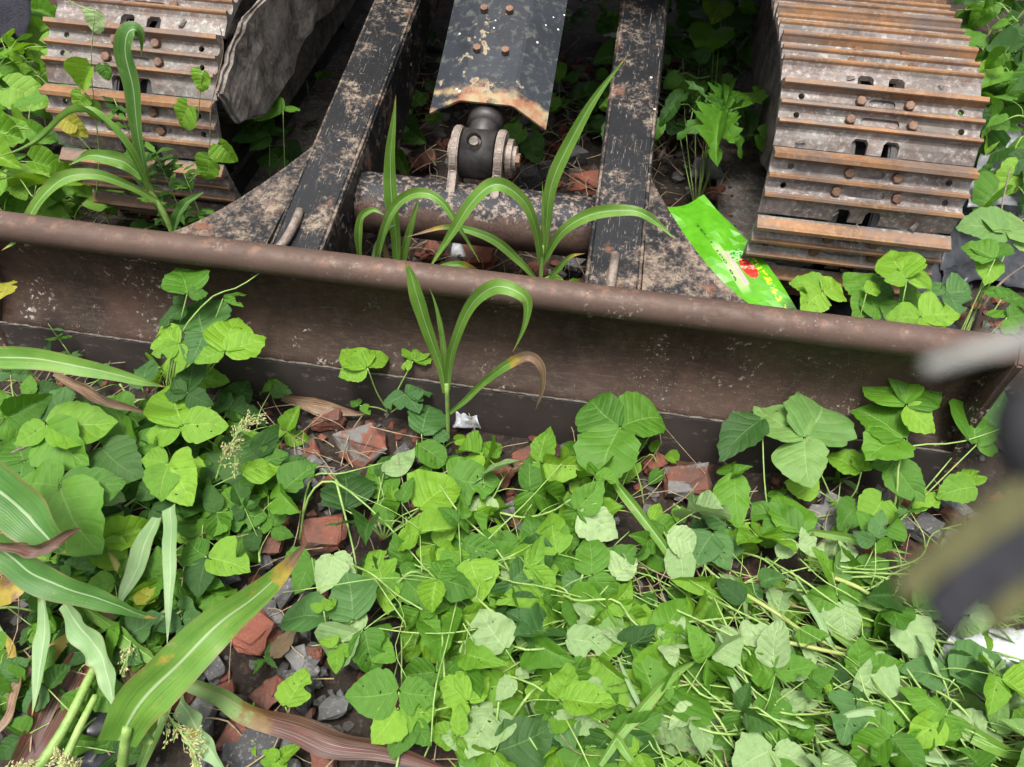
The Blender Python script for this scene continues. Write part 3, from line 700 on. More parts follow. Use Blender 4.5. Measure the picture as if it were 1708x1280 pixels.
# ==================================================================== PLANTS
def leaflet(kind, seed, nu=11, nv=19, flat=False):
    rnd = random.Random(seed * 31 + 5); v, uv = [], []
    a_, b_, W = {'bean': (.52, 1.0, .405), 'round': (.52, .50, .43), 'heart': (.36, .85, .46), 'lance': (.75, .95, .15), 'thistle': (.5, .7, .24)}[kind]
    tm = a_ / (a_ + b_); mx = tm ** a_ * (1 - tm) ** b_
    asym = rnd.uniform(-.24, .24); droop = rnd.choice((.05, .15, .25, .4, .55)); cup = rnd.choice((-.45, -.2, .1, .3, .6, .9, 1.2)) if kind != 'lance' else .3; roll = rnd.uniform(-.5, .5); side = rnd.uniform(-.10, .10); ph = rnd.uniform(0, 9)
    twist = rnd.uniform(-.22, .22)
    if flat: cup, droop, roll = rnd.uniform(-.05, .32), rnd.uniform(.05, .2), rnd.uniform(-.2, .2)
    for j in range(nv):
        t = j / (nv - 1)
        w = (max(t, .004) ** a_) * (max(1 - t, .0) ** b_) / mx * W
        if kind == 'thistle': w *= .55 + .75 * abs(((t * 4.2) % 1) - .5) * 2
        if kind in ('bean', 'heart') and t > .82: w += .012 * (1 - t) / .18
        for i in range(nu):
            u = i / (nu - 1) * 2 - 1
            ww = w * (1 + asym * (1 if u > 0 else -1))
            x = u * ww; y = t
            if kind == 'heart': y -= .24 * abs(u) ** 1.3 * (1 - t) ** 3
            elif kind in ('bean', 'round'): y -= .05 * abs(u) * (1 - t) ** 3
            x += side * math.sin(t * 3.0) * .5
            z = -droop * t * t + cup * abs(u) * ww * .9 + .025 * abs(u) * math.sin(t * 11 + ph + (2 if u > 0 else 0)) + .018 * noise.noise(Vector((x * 5, y * 5, seed)))
            z += twist * x * t + roll * x * x * (1 if u > 0 else -.4) + .05 * noise.noise(Vector((x * 3.2 + 4, y * 3.2, seed * 7)))
            z += -.016 * math.cos(math.pi * (t * 6 - abs(u) * 1.7)) * (1 - abs(u)) * min(1, abs(u) * 4)
            e = abs(u) ** 4 * .06 * noise.noise(Vector((t * 9, u, seed * 3))); x += e * (1 if u > 0 else -1)
            v.append((x, y, z)); uv.append((i / (nu - 1), t))
    f = [(j * nu + i, j * nu + i + 1, (j + 1) * nu + i + 1, (j + 1) * nu + i) for j in range(nv - 1) for i in range(nu - 1)]
    if kind in ('bean', 'round') and seed % 3 == 2:                      # insect holes and bites
        if rnd.random() < .75:                                          # a bite out of the margin
            j0 = rnd.randint(6, nv - 6); sd = rnd.choice((0, 1)); dp = rnd.uniform(.35, .6)
            for dj, k_ in ((-2, .15), (-1, .75), (0, 1), (1, .8), (2, .2)):
                for q in range(4):
                    ii = q if sd == 0 else nu - 1 - q; x_, y_, z_ = v[(j0 + dj) * nu + ii]
                    v[(j0 + dj) * nu + ii] = (x_ * (1 - dp * k_ * (1 - q * .22)), y_, z_)
        for _ in range(rnd.randint(1, 4)):                               # round holes
            jh, ih = rnd.randint(4, nv - 5), rnd.randint(2, nu - 4); qd = (jh * nu + ih, jh * nu + ih + 1, (jh + 1) * nu + ih + 1, (jh + 1) * nu + ih)
            if qd not in f: continue
            f.remove(qd); o = len(v); cs = [Vector(v[k]) for k in qd]; us = [Vector(uv[k]) for k in qd]; cc = sum(cs, Vector()) / 4; uc = sum(us, Vector((0, 0))) / 4
            for k in range(4):
                a1, a2 = rnd.uniform(.3, .6), rnd.uniform(.4, .75)
                v.append(tuple(cc.lerp(cs[k], a1))); uv.append(tuple(uc.lerp(us[k], a1)))
                v.append(tuple(cc.lerp((cs[k] + cs[(k + 1) % 4]) / 2, a2))); uv.append(tuple(uc.lerp((us[k] + us[(k + 1) % 4]) / 2, a2)))
            for k in range(4):
                a1, a2, m1, i0, i2 = qd[k], qd[(k + 1) % 4], o + 2 * k + 1, o + 2 * k, o + (2 * k + 2) % 8
                f += [(a1, a2, m1), (a1, m1, i0), (a2, i2, m1)]
    me = mesh_from('leaflet_' + kind, v, f, True, uv); me.materials.append(M['M']); return me
LF = {k: [leaflet(k, s, nv=25 if k == 'thistle' else 19) for s in range(n_)] for k, n_ in (('bean', 18), ('round', 6), ('heart', 8), ('lance', 4), ('thistle', 5))}
LFH = {k: [leaflet(k, s + 60, flat=True) for s in range(9)] for k in ('bean', 'round', 'heart')}
def frame(p, d, nrm, L, wx=1.0):
    d = d.normalized(); x = d.cross(nrm)
    x = x.normalized() if x.length > 1e-5 else d.orthogonal().normalized()
    n_ = x.cross(d)
    return Matrix.Translation(p) @ Matrix((x * L * wx, d * L, n_ * L)).transposed().to_4x4()
def up_n(k=.3, cam_bias=.35):
    return Vector((random.gauss(0, k), -cam_bias + random.gauss(0, k), 1)).normalized()
def stem_mesh(name, pts, r0, r1, n=8, sides=6):
    P = spline(pts, n); return mesh_from(name, *tube_geo(P, [r0 + (r1 - r0) * i / (n - 1) for i in range(n)], sides))
def hero_leaf(plant, root, spec):
    """spec: (kind, mat, (cx,cy), z, [(tx,ty),...], width)"""
    kind, mk, c, z, tips = spec[:5]; wx = spec[5] if len(spec) > 5 else 1.0
    C = at(c[0], c[1], z)
    sag = Vector((random.uniform(-.02, .02), random.uniform(-.02, .02), 0))
    low = C * .45 + root * .55 + sag + Vector((0, 0, .01))
    st = put('leaf_stalk', stem_mesh('leaf_stalk', [root, low, C], .0024, .0013), M['stem'], plant)
    for i, tp in enumerate(tips):
        m_ = mk if isinstance(mk, str) and len(mk) == 1 else mk[i % len(mk)]
        T = at(tp[0], tp[1], z - random.uniform(-.004, .016)); d = T - C; L = d.length * 1.03
        b = C + d.normalized() * .004
        put('leaflet', random.choice(LFH[kind]), M[m_], st, frame(b, d, up_n(.18), L, wx))
    return st
def plant(name, label, cat, rootpx, leaves, group=None, rz=0.0, stem=None):
    root = at(rootpx[0], rootpx[1], rz); e_ = empty(name, root, label, cat, group)
    for lf in leaves: hero_leaf(e_, root, lf)
    if stem:
        for s_ in stem: put('stem', stem_mesh('stem', [at(*q) for q in s_], .0028, .0012, 14), M['stem'], e_)
    return e_
G1 = 'bean plants growing in front of the blade'
plant('bean_plant', 'tall bean vine with a tendril climbing in front of the blade left', 'plant', (285, 700), [
    ('bean', 'B', (374, 587), .30, [(397, 527), (438, 558), (328, 602)], 1.1),
    ('bean', 'UUD', (339, 557), .285, [(333, 492), (315, 600)], 1.15),
    ('bean', 'B', (298, 574), .29, [(268, 538), (255, 588), (306, 604)], 1.0),
    ('bean', 'D', (309, 511), .30, [(266, 538), (290, 494)], .8),
    ('bean', 'M', (312, 491), .36, [(291, 442), (343, 488)], 1.15),
    ('bean', 'M', (372, 498), .34, [(408, 487), (402, 510)], .5),
    ('bean', 'D', (313, 655), .20, [(312, 602), (350, 672), (275, 655)], 1.1),
    ('bean', 'BBB', (304, 710), .19, [(289, 634), (243, 722), (374, 710)], 1.1),
    ('bean', 'U', (237, 648), .14, [(248, 598)], 1.0),
    ('bean', 'D', (385, 760), .11, [(350, 802), (422, 802), (392, 715)], 1.2)], G1,
    stem=[[(285, 700, 0.0), (278, 640, .16), (300, 560, .28), (352, 497, .35), (400, 478, .36), (452, 442, .37)]])
plant('bean_plant', 'broad bean plant with bright overlapping leaves at the left edge', 'plant', (115, 830), [
    ('bean', 'BBM', (78, 709), .20, [(26, 738), (186, 696), (134, 770)], 1.15),
    ('bean', 'M', (100, 811), .19, [(202, 802), (155, 912), (28, 806)], 1.1),
    ('bean', 'D', (168, 747), .15, [(230, 788), (160, 800)], 1.25),
    ('bean', 'U', (110, 690), .14, [(80, 652), (140, 655)], 1.2),
    ('bean', 'M', (200, 702), .13, [(158, 668), (240, 690), (214, 750)], 1.1),
    ('bean', 'P', (168, 822), .14, [(202, 832)], 1.0),
    ('bean', 'M', (40, 770), .12, [(10, 730), (80, 770), (20, 820)], 1.1)], G1)
plant('bean_plant', 'crumpled yellow-green bean plant below the left vine', 'plant', (300, 860), [
    ('bean', 'B', (282, 772), .17, [(236, 768), (312, 838), (338, 774), (268, 828)], 1.1),
    ('heart', 'D', (262, 812), .12, [(226, 832)], 1.1),
    ('bean', 'B', (402, 789), .13, [(464, 766)], 1.1),
    ('bean', 'M', (380, 850), .10, [(345, 890), (440, 862), (398, 808)], 1.15),
    ('bean', 'MBD', (345, 930), .12, [(312, 900), (410, 950), (330, 990)], 1.1),
    ('round', 'D', (430, 880), .07, [(405, 850), (420, 915)], 1.1)], G1)
plant('bean_seedling', 'small bean seedling against the blade left of the central grass', 'plant', (650, 690), [
    ('bean', 'B', (613, 614), .17, [(573, 580), (646, 588), (567, 628)], 1.1),
    ('bean', 'B', (689, 603), .17, [(691, 566), (718, 584), (670, 612)], 1.0),
    ('bean', 'U', (676, 658), .11, [(641, 672), (720, 648), (697, 686)], 1.15),
    ('bean', 'M', (600, 677), .06, [(585, 670), (615, 690)], 1.0)], G1)
plant('bean_seedling', 'low plant with two ragged leaves at the foot of the central grass', 'plant', (712, 760), [
    ('round', 'U', (703, 724), .09, [(719, 672)], 1.05), ('round', 'M', (695, 742), .08, [(739, 770)], 1.1), ('round', 'U', (722, 735), .07, [(745, 722)], 1.0)], G1)
plant('bean_plant', 'plant with three very broad round leaflets right of centre', 'plant', (1075, 850), [
    ('round', 'M', (1034, 713), .17, [(984, 664), (1105, 690), (1005, 790)], 1.22)], G1)
plant('bean_plant', 'pale speckled three-leaf bean plant in front of the right half of the blade', 'plant', (1395, 850), [
    ('bean', 'Q', (1342, 731), .17, [(1264, 674), (1380, 650), (1352, 806)], 1.2),
    ('bean', 'B', (1437, 787), .12, [(1379, 758), (1432, 752)], 1.1),
    ('bean', 'B', (1367, 820), .09, [(1314, 803)], 1.2)], G1)
plant('bean_plant', 'tall bean plant with drooping leaves near the right end of the blade', 'plant', (1480, 890), [
    ('bean', 'MMB', (1512, 676), .24, [(1456, 615), (1569, 634), (1560, 716)], 1.25),
    ('bean', 'M', (1508, 733), .20, [(1430, 678), (1450, 760)], 1.25),
    ('bean', 'M', (1629, 742), .20, [(1625, 650), (1668, 745)], .85),
    ('bean', 'B', (1628, 812), .13, [(1570, 828), (1610, 780)], 1.0),
    ('heart', 'B', (1472, 835), .10, [(1440, 872)], 1.2), ('heart', 'M', (1428, 845), .09, [(1405, 880)], 1.0),
    ('bean', 'B', (1550, 820), .10, [(1532, 852), (1565, 845)], 1.0),
    ('bean', 'M', (1490, 770), .15, [(1540, 830), (1455, 775)], 1.0), ('bean', 'U', (1640, 700), .16, [(1680, 650), (1690, 720)], 1.2)], G1,
    stem=[[(1480, 890, 0.), (1495, 830, .12), (1510, 750, .2), (1600, 738, .2), (1700, 705, .22)]])
plant('bean_plant', 'folded dark bean leaves beside the right foot of the blade', 'plant', (1290, 900), [
    ('bean', 'D', (1271, 699), .17, [(1206, 757)], .8), ('bean', 'M', (1225, 790), .13, [(1233, 874)], .75),
    ('bean', 'M', (1335, 888), .10, [(1258, 838), (1300, 820)], 1.15), ('bean', 'U', (1215, 880), .09, [(1170, 850), (1225, 925), (1195, 900)], 1.2)], G1)
G2 = 'bean plants growing behind the blade'
def yplant(name, label, rootpx, rootY, leaves, group, mats=None):
    root = at(rootpx[0], rootpx[1], Y=rootY); root.z = 0.0; e_ = empty(name, root, label, 'plant', group)
    for lf in leaves: hero_leaf(e_, root, lf)
plant_b = [
    ('bean_plant', 'bean seedling with pale leaves above the blade, nearest the green packet', (1380, 560), .12, [('bean', 'B', (1372, 487), .34, [(1322, 468), (1404, 470), (1345, 516)], 1.25)]),
    ('bean_plant', 'bright upright three-leaf sprig below the right track', (1512, 560), .13, [('bean', 'B', (1513, 466), .38, [(1487, 414), (1552, 448), (1480, 466)], 1.1), ('bean', 'M', (1500, 500), .30, [(1540, 488), (1500, 540)], 1.2)]),
    ('bean_plant', 'low bright bean leaves resting on the right part of the blade', (1550, 580), .10, [('bean', 'B', (1536, 530), .34, [(1482, 530), (1602, 522), (1580, 560)], 1.2)]),
    ('bean_plant', 'mid green bean leaves between the pale seedling and the upright sprig', (1440, 560), .13, [('bean', 'MUM', (1450, 492), .30, [(1410, 455), (1488, 470), (1430, 525), (1466, 530)], 1.2), ('bean', 'B', (1445, 490), .33, [(1470, 478)], 1.0)]),
    ('bean_plant', 'bluish bean leaves right of the upright sprig', (1590, 560), .14, [('bean', 'U', (1580, 490), .31, [(1552, 470), (1625, 486), (1600, 520)], 1.3)]),
    ('bean_plant', 'round-leaved plant on a brown twig right of the track', (1630, 560), .15, [('round', 'M', (1670, 500), .30, [(1648, 478), (1708, 490)], 1.2), ('round', 'M', (1680, 530), .3, [(1650, 520), (1712, 520), (1690, 555)], 1.2), ('bean', 'M', (1660, 432), .36, [(1608, 408), (1645, 395)], 1.1), ('bean', 'B', (1655, 425), .34, [(1650, 466)], .9)]),
    ('bean_plant', 'lobed yellow-green leaf beside the outer edge of the right track', (1680, 540), .16, [('heart', 'Q', (1672, 384), .36, [(1630, 362), (1690, 345), (1605, 375)], 1.1), ('heart', 'Q', (1690, 400), .35, [(1720, 390)], 1.2)]),
    ('bean_seedling', 'tiny pair of leaves peeking over the blade by the right arm', (945, 500), .12, [('round', 'B', (942, 482), .33, [(905, 472), (972, 475)], 1.0)]),
    ('bean_plant', 'shaded bean plant beside the left arm and track frame', (465, 330), .62, [('bean', 'D', (450, 225), .28, [(405, 200), (415, 245), (480, 215)], 1.2), ('bean', 'M', (472, 185), .36, [(425, 172), (498, 180)], 1.1), ('bean', 'D', (465, 265), .2, [(430, 268), (478, 270)], 1.2)]),
]
for nm, lab, rp, ry, lv in plant_b: yplant(nm, lab, rp, ry, lv, G2)

# ---- random bean vines: stem with three-leaflet leaves
pet = mesh_from('petiole', *tube_geo(spline([Vector((0, 0, 0)), Vector((0, .4, .16)), Vector((0, 1, .0))], 7), [.016, .016, .015, .014, .013, .012, .011], 5)); pet.materials.append(M['stem'])
def pick(w):
    t = random.random() * sum(w.values())
    for k, x in w.items():
        t -= x
        if t <= 0: return k
    return k
def vine(label, group, p0, ang, L, z0, size, mats, nleaf, kind='bean', up=.05, tilt=.42, spread=1.0, name='bean_vine', stemmat='stem', petl=(.045, .10)):
    e_ = empty(name, (p0.x, p0.y, max(0, z0 - .03)), label, 'vine', group)
    pts = []; a_ = ang; p = Vector((p0.x, p0.y, z0))
    for k in range(6):
        pts.append(p.copy()); a_ += random.gauss(0, .28)
        p = p + Vector((math.cos(a_), math.sin(a_), 0)) * L / 5; p.z = max(.012, z0 + random.gauss(0, .018))
    S = spline(pts, 22)
    put('stem', mesh_from('stem', *tube_geo(S, [.0028 - .0016 * i / 21 for i in range(22)], 6)), M[stemmat], e_)
    for k in range(nleaf):
        i = min(20, int((k + .5) / nleaf * 21)); b = S[i]; t = (S[i + 1] - S[i]).normalized()
        sd = 1 if k % 2 else -1
        an = math.atan2(t.y, t.x) + sd * random.uniform(.5, 1.5) * spread
        d = Vector((math.cos(an), math.sin(an), random.uniform(.1, .9))).normalized(); pl = random.uniform(*petl)
        st = put('leaf_stalk', pet, M[stemmat], e_, frame(b, d, Vector((0, 0, 1)), pl, 1))
        c = b + d * pl
        mk = pick(mats); n0 = up_n(tilt); sz = size * random.uniform(.6, 1.3)
        h = Vector((d.x, d.y, 0)).normalized()
        if kind == 'heart':
            dd = (h - n0 * h.dot(n0)) + Vector((0, 0, -.35)); put('leaflet', random.choice(LF['heart']), M[mk], st, frame(c, dd, n0, sz, random.uniform(.95, 1.2)))
            continue
        for q, (da, sc) in enumerate(((random.gauss(0, .12), 1.08), (random.uniform(1.15, 1.6), .92), (-random.uniform(1.15, 1.6), .92))):
            if random.random() < .05: continue
            dd = Matrix.Rotation(da, 3, n0) @ (h - n0 * h.dot(n0)).normalized()
            nn = (n0 + Vector((random.gauss(0, .22), random.gauss(0, .22), 0)) + dd * random.uniform(-.1, .35)).normalized()
            mm = mk if random.random() < .75 else pick(mats)
            put('leaflet', random.choice(LF[kind]), M[mm], st, frame(c + dd * (.012 if q == 0 else .003), dd + Vector((0, 0, random.uniform(-.35, .1))), nn, sz * sc, random.uniform(.85, 1.15)))
    return e_
def where(label, x, y, cells):
    best = min(cells, key=lambda c_: (c_[0] - x) ** 2 + (c_[1] - y) ** 2)
    return label + ' ' + best[2]
HEAPCELLS = [(560, 930, 'beside the long arching sorghum leaf'), (700, 900, 'below the central sorghum'), (850, 900, 'under the yellow chewed leaf'), (640, 1050, 'by the bluish round leaf'), (800, 1050, 'by the large pale leaf'), (960, 1050, 'by the pale pointed leaf'),
             (620, 1230, 'by the reddened dead leaf'), (780, 1230, 'at the bottom middle'), (950, 1230, 'left of the long grass blade'), (1100, 930, 'by the speckled pale leaf'), (1150, 1070, 'above the long grass blade'), (1120, 1230, 'right of the long grass blade'),
             (1280, 960, 'near the grey stones'), (1300, 1090, 'along the green stalks'), (1290, 1230, 'below the green stalks'), (1450, 1040, 'under the blurred strap tip'), (1440, 1220, 'by the bluish folded leaf'), (1580, 1130, 'beside the white plastic'), (1640, 1250, 'in the bottom right corner')]
LEFTCELLS = [(30, 680, 'behind the topmost wide leaf'), (200, 690, 'under the dry tan leaf'), (370, 730, 'by the pale grain head'), (60, 850, 'between the wide dark leaves'), (220, 830, 'by the narrow pale leaf'), (380, 880, 'at the rubble edge'), (100, 950, 'over the clear plastic'), (300, 960, 'above the arching leaf'),
             (30, 1080, 'near the left border'), (160, 1090, 'by the twin stalks'), (280, 1060, 'by the jointed stalk'), (60, 1230, 'above the dark plastic')]
BACKCELLS = [(0, 20, 'near the netting'), (40, 110, 'level with the upper shoes'), (-20, 180, 'at the picture border'), (30, 230, 'level with the lower shoes'), (0, 320, 'just above the blade'), (100, 300, 'under the arching leaf'), (200, 300, 'by the fine weeds'), (300, 320, 'by the left gusset'),
             (1700, 20, 'at the top corner'), (1680, 120, 'halfway down'), (1710, 220, 'above the grey plastic'), (1150, 30, 'high up'), (1240, 40, 'close to the track'), (1120, 200, 'close to the arm'), (1200, 150, 'around the lobed weed'), (1000, 60, 'right of the guard plate'), (940, 200, 'near the rod end'), (670, 130, 'left of the guard plate')]
def inpoly(x, y, P):
    r = False; j = len(P) - 1
    for i in range(len(P)):
        if (P[i][1] > y) != (P[j][1] > y) and x < (P[j][0] - P[i][0]) * (y - P[i][1]) / (P[j][1] - P[i][1]) + P[i][0]: r = not r
        j = i
    return r
def sample(P, n, mind, hole=()):
    xs = [p[0] for p in P]; ys = [p[1] for p in P]; out = []
    for _ in range(n * 60):
        x, y = random.uniform(min(xs), max(xs)), random.uniform(min(ys), max(ys))
        if not inpoly(x, y, P) or any(inpoly(x, y, h) for h in hole): continue
        if any((x - a_) ** 2 + (y - b_) ** 2 < mind * mind for a_, b_ in out): continue
        out.append((x, y))
        if len(out) == n: break
    return out
# heap of cut vines
HEAP_C = [(640, 880), (720, 835), (800, 850), (900, 900), (980, 960), (1000, 1270), (760, 1250), (640, 1180), (650, 1100), (600, 1010), (570, 950)]
HEAP_R = [(950, 930), (1080, 860), (1180, 850), (1300, 930), (1480, 1000), (1560, 1060), (1720, 1150), (1720, 1300), (980, 1300)]
for x, y in sample(HEAP_C, 30, 50):
    vine(where('green bean vine in the cut heap', x, y, HEAPCELLS), 'cut bean vines in the middle of the heap', at(x, y, .05), random.uniform(-1.2, .9), random.uniform(.15, .3), random.uniform(.02, .12), .080,
         {'B': .44, 'M': .38, 'D': .06, 'P': .08, 'U': .04}, random.randint(3, 5), tilt=.6)
for x, y in sample(HEAP_R, 58, 40):
    vine(where('wilted pale bean vine in the cut heap', x, y, HEAPCELLS), 'wilted bean vines in the right of the heap', at(x, y, .05), random.gauss(-.55, .35), random.uniform(.22, .42), random.uniform(.02, .13), .060,
         {'B': .20, 'M': .34, 'D': .08, 'P': .22, 'U': .10, 'Q': .06}, random.randint(3, 6), tilt=.95)
for x, y in sample([(700, 800), (800, 770), (1000, 780), (1180, 790), (1280, 860), (1100, 900), (900, 890), (760, 850)], 12, 45):
    vine('small twining vine creeping between bricks below the blade', 'small creeping vines below the blade', at(x, y, .02), random.uniform(0, 6), random.uniform(.12, .2), .025, .045,
         {'M': .5, 'U': .3, 'B': .2}, random.randint(4, 6), 'heart', petl=(.02, .05), tilt=.3)
# left foliage
for x, y in sample([(-30, 640), (60, 650), (200, 680), (400, 700), (430, 830), (400, 960), (300, 1000), (150, 960), (-30, 1000)], 17, 55):
    vine(where('leafy bean vine in the left growth', x, y, LEFTCELLS), 'bean vines at the left edge', at(x, y, .03), random.uniform(0, 6), random.uniform(.12, .25), random.uniform(.02, .07), .075,
         {'B': .22, 'M': .42, 'D': .26, 'U': .1}, random.randint(3, 4))
for x, y in sample([(-20, 1000), (110, 1000), (210, 1040), (300, 1010), (330, 1090), (200, 1180), (100, 1280), (-20, 1280)], 12, 55):
    vine(where('low leafy vine at lower left', x, y, LEFTCELLS), 'low vines under the cut sorghum', at(x, y, .03), random.uniform(0, 6), .16, random.uniform(.02, .05), .06, {'M': .5, 'D': .35, 'U': .15}, 4)
for x, y in sample([(400, 830), (460, 850), (470, 960), (400, 1000), (330, 960)], 5, 40):
    vine('shaded vine at the edge of the open rubble left of centre', 'vines at the left rubble edge', at(x, y, .03), random.uniform(2, 4), .14, random.uniform(.02, .05), .065, {'M': .5, 'D': .5}, 4)
for x, y in sample([(20, 640), (140, 600), (270, 640), (120, 700)], 4, 60):
    vine('small lance-leaved weed at the left foot of the blade', 'small weeds at the left foot of the blade', at(x, y, .02), random.uniform(0, 6), .1, .03, .04, {'U': .6, 'D': .4}, 4, 'lance', name='weed')
# growth behind the blade, left
for x, y in sample([(20, 330), (90, 260), (280, 280), (320, 340), (200, 380), (60, 375)], 12, 36):
    p = at(x, y, .1)
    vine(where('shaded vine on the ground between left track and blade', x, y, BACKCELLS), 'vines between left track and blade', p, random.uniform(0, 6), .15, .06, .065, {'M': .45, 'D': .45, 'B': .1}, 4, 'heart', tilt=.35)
for x, y in sample([(-60, -20), (60, 30), (70, 130), (40, 260), (30, 350), (-60, 360)], 48, 19):
    p = at(x, y, .25)
    vine(where('bright bindweed vine outside the left track', x, y, BACKCELLS), 'bindweed beside the left track', p, random.uniform(0, 6), .2, random.uniform(.10, .34), .092, {'B': .60, 'M': .34, 'D': .06}, 4, 'heart', tilt=.45)
for x, y in sample([(1650, -20), (1740, -20), (1740, 280), (1655, 250)], 34, 20):
    p = at(x, y, .22)
    vine(where('dark bindweed vine outside the right track', x, y, BACKCELLS), 'bindweed beside the right track', p, random.uniform(0, 6), .2, random.uniform(.1, .34), .088, {'M': .55, 'D': .33, 'B': .12}, 4, 'heart', tilt=.4)
for x, y in sample([(1120, -10), (1270, -10), (1230, 180), (1180, 250), (1100, 250)], 26, 26):
    p = at(x, y, .12)
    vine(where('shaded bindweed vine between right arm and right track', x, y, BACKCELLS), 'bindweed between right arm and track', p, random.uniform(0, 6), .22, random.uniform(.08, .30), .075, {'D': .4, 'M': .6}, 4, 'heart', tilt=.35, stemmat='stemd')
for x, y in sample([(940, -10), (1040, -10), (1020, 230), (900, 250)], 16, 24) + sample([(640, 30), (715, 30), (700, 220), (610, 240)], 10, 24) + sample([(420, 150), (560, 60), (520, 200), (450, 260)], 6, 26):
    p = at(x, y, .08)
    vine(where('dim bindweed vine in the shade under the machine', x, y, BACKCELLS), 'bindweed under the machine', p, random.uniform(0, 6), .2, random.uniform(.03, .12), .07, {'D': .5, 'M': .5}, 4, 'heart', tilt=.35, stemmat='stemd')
# bindweed leaves twined up the left track
e_ = empty('bindweed_vine', at(160, 330, .05), 'thin bindweed climbing the left track with separate heart leaves', 'vine')
for (bx, by), (tx, ty), mk, Y in [((158, 22), (160, 58), 'P', .40), ((152, 112), (136, 150), 'B', .33), ((137, 158), (132, 188), 'B', .32), ((152, 170), (155, 205), 'B', .32), ((337, 122), (333, 154), 'B', .34),
                                 ((314, 178), (296, 214), 'B', .30), ((368, 242), (392, 272), 'B', .30), ((350, 268), (338, 301), 'B', .28), ((110, 203), (142, 228), 'Y', .28), ((122, 205), (88, 200), 'Y', .28), ((172, 110), (180, 135), 'M', .34)]:
    B_, T_ = at(bx, by, Y=Y), at(tx, ty, Y=Y - .012); d = T_ - B_
    put('leaf', random.choice(LF['heart']), M[mk], e_, frame(B_, d, Vector((random.uniform(-.3, .3), -1, .6)), d.length * 1.02, 1.15))
for path_ in ([(160, 330), (165, 260), (158, 180), (152, 110), (158, 20)], [(300, 320), (345, 268), (352, 180), (372, 90), (366, 40)], [(160, 260), (110, 205)], [(372, 240), (350, 268)], [(158, 20), (120, 4), (96, -20)], [(330, 200), (337, 122)]):
    put('stem', stem_mesh('stem', [at(x, y, Y=.335) for x, y in path_], .0014, .001, 18, 5), M['straw'] if path_[0][0] == 300 else M['stem'], e_)
# heart leaves picked out in the shade right of the right arm
yplant('bindweed_vine', 'shaded bindweed with large heart leaves high beside the right arm', (1190, 250), .9, [
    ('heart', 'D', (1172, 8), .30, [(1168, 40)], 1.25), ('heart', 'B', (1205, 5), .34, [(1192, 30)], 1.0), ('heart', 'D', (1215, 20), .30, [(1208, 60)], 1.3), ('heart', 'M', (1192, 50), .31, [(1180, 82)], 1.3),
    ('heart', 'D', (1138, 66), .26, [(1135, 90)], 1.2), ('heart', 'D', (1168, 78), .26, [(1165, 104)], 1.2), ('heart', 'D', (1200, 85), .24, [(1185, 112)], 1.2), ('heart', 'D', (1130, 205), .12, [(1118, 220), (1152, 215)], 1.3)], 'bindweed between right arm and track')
# thistle-like plant
root = at(1206, 185, .34); e_ = empty('thistle_plant', (root.x, root.y, 0), 'spiky lobed thistle-like weed between right arm and right track', 'plant')
put('stem', stem_mesh('stem', [Vector((root.x, root.y, 0)), Vector((root.x + .01, root.y, .17)), root], .005, .003), M['stem'], e_)
for tx, ty, mk in [(1145, 130, 'U'), (1150, 215, 'M'), (1272, 140, 'M'), (1250, 180, 'M'), (1190, 245, 'M'), (1232, 210, 'U'), (1215, 140, 'M'), (1175, 160, 'M'), (1262, 225, 'M'), (1180, 190, 'M'), (1225, 235, 'M'), (1200, 150, 'D')]:
    C = at(1206, 185, .34); T = at(tx, ty, .33 + random.uniform(-.03, .03)); d = T - C
    put('leaf', random.choice(LF['thistle']), M[mk], e_, frame(C, d, up_n(.45), d.length, .8))

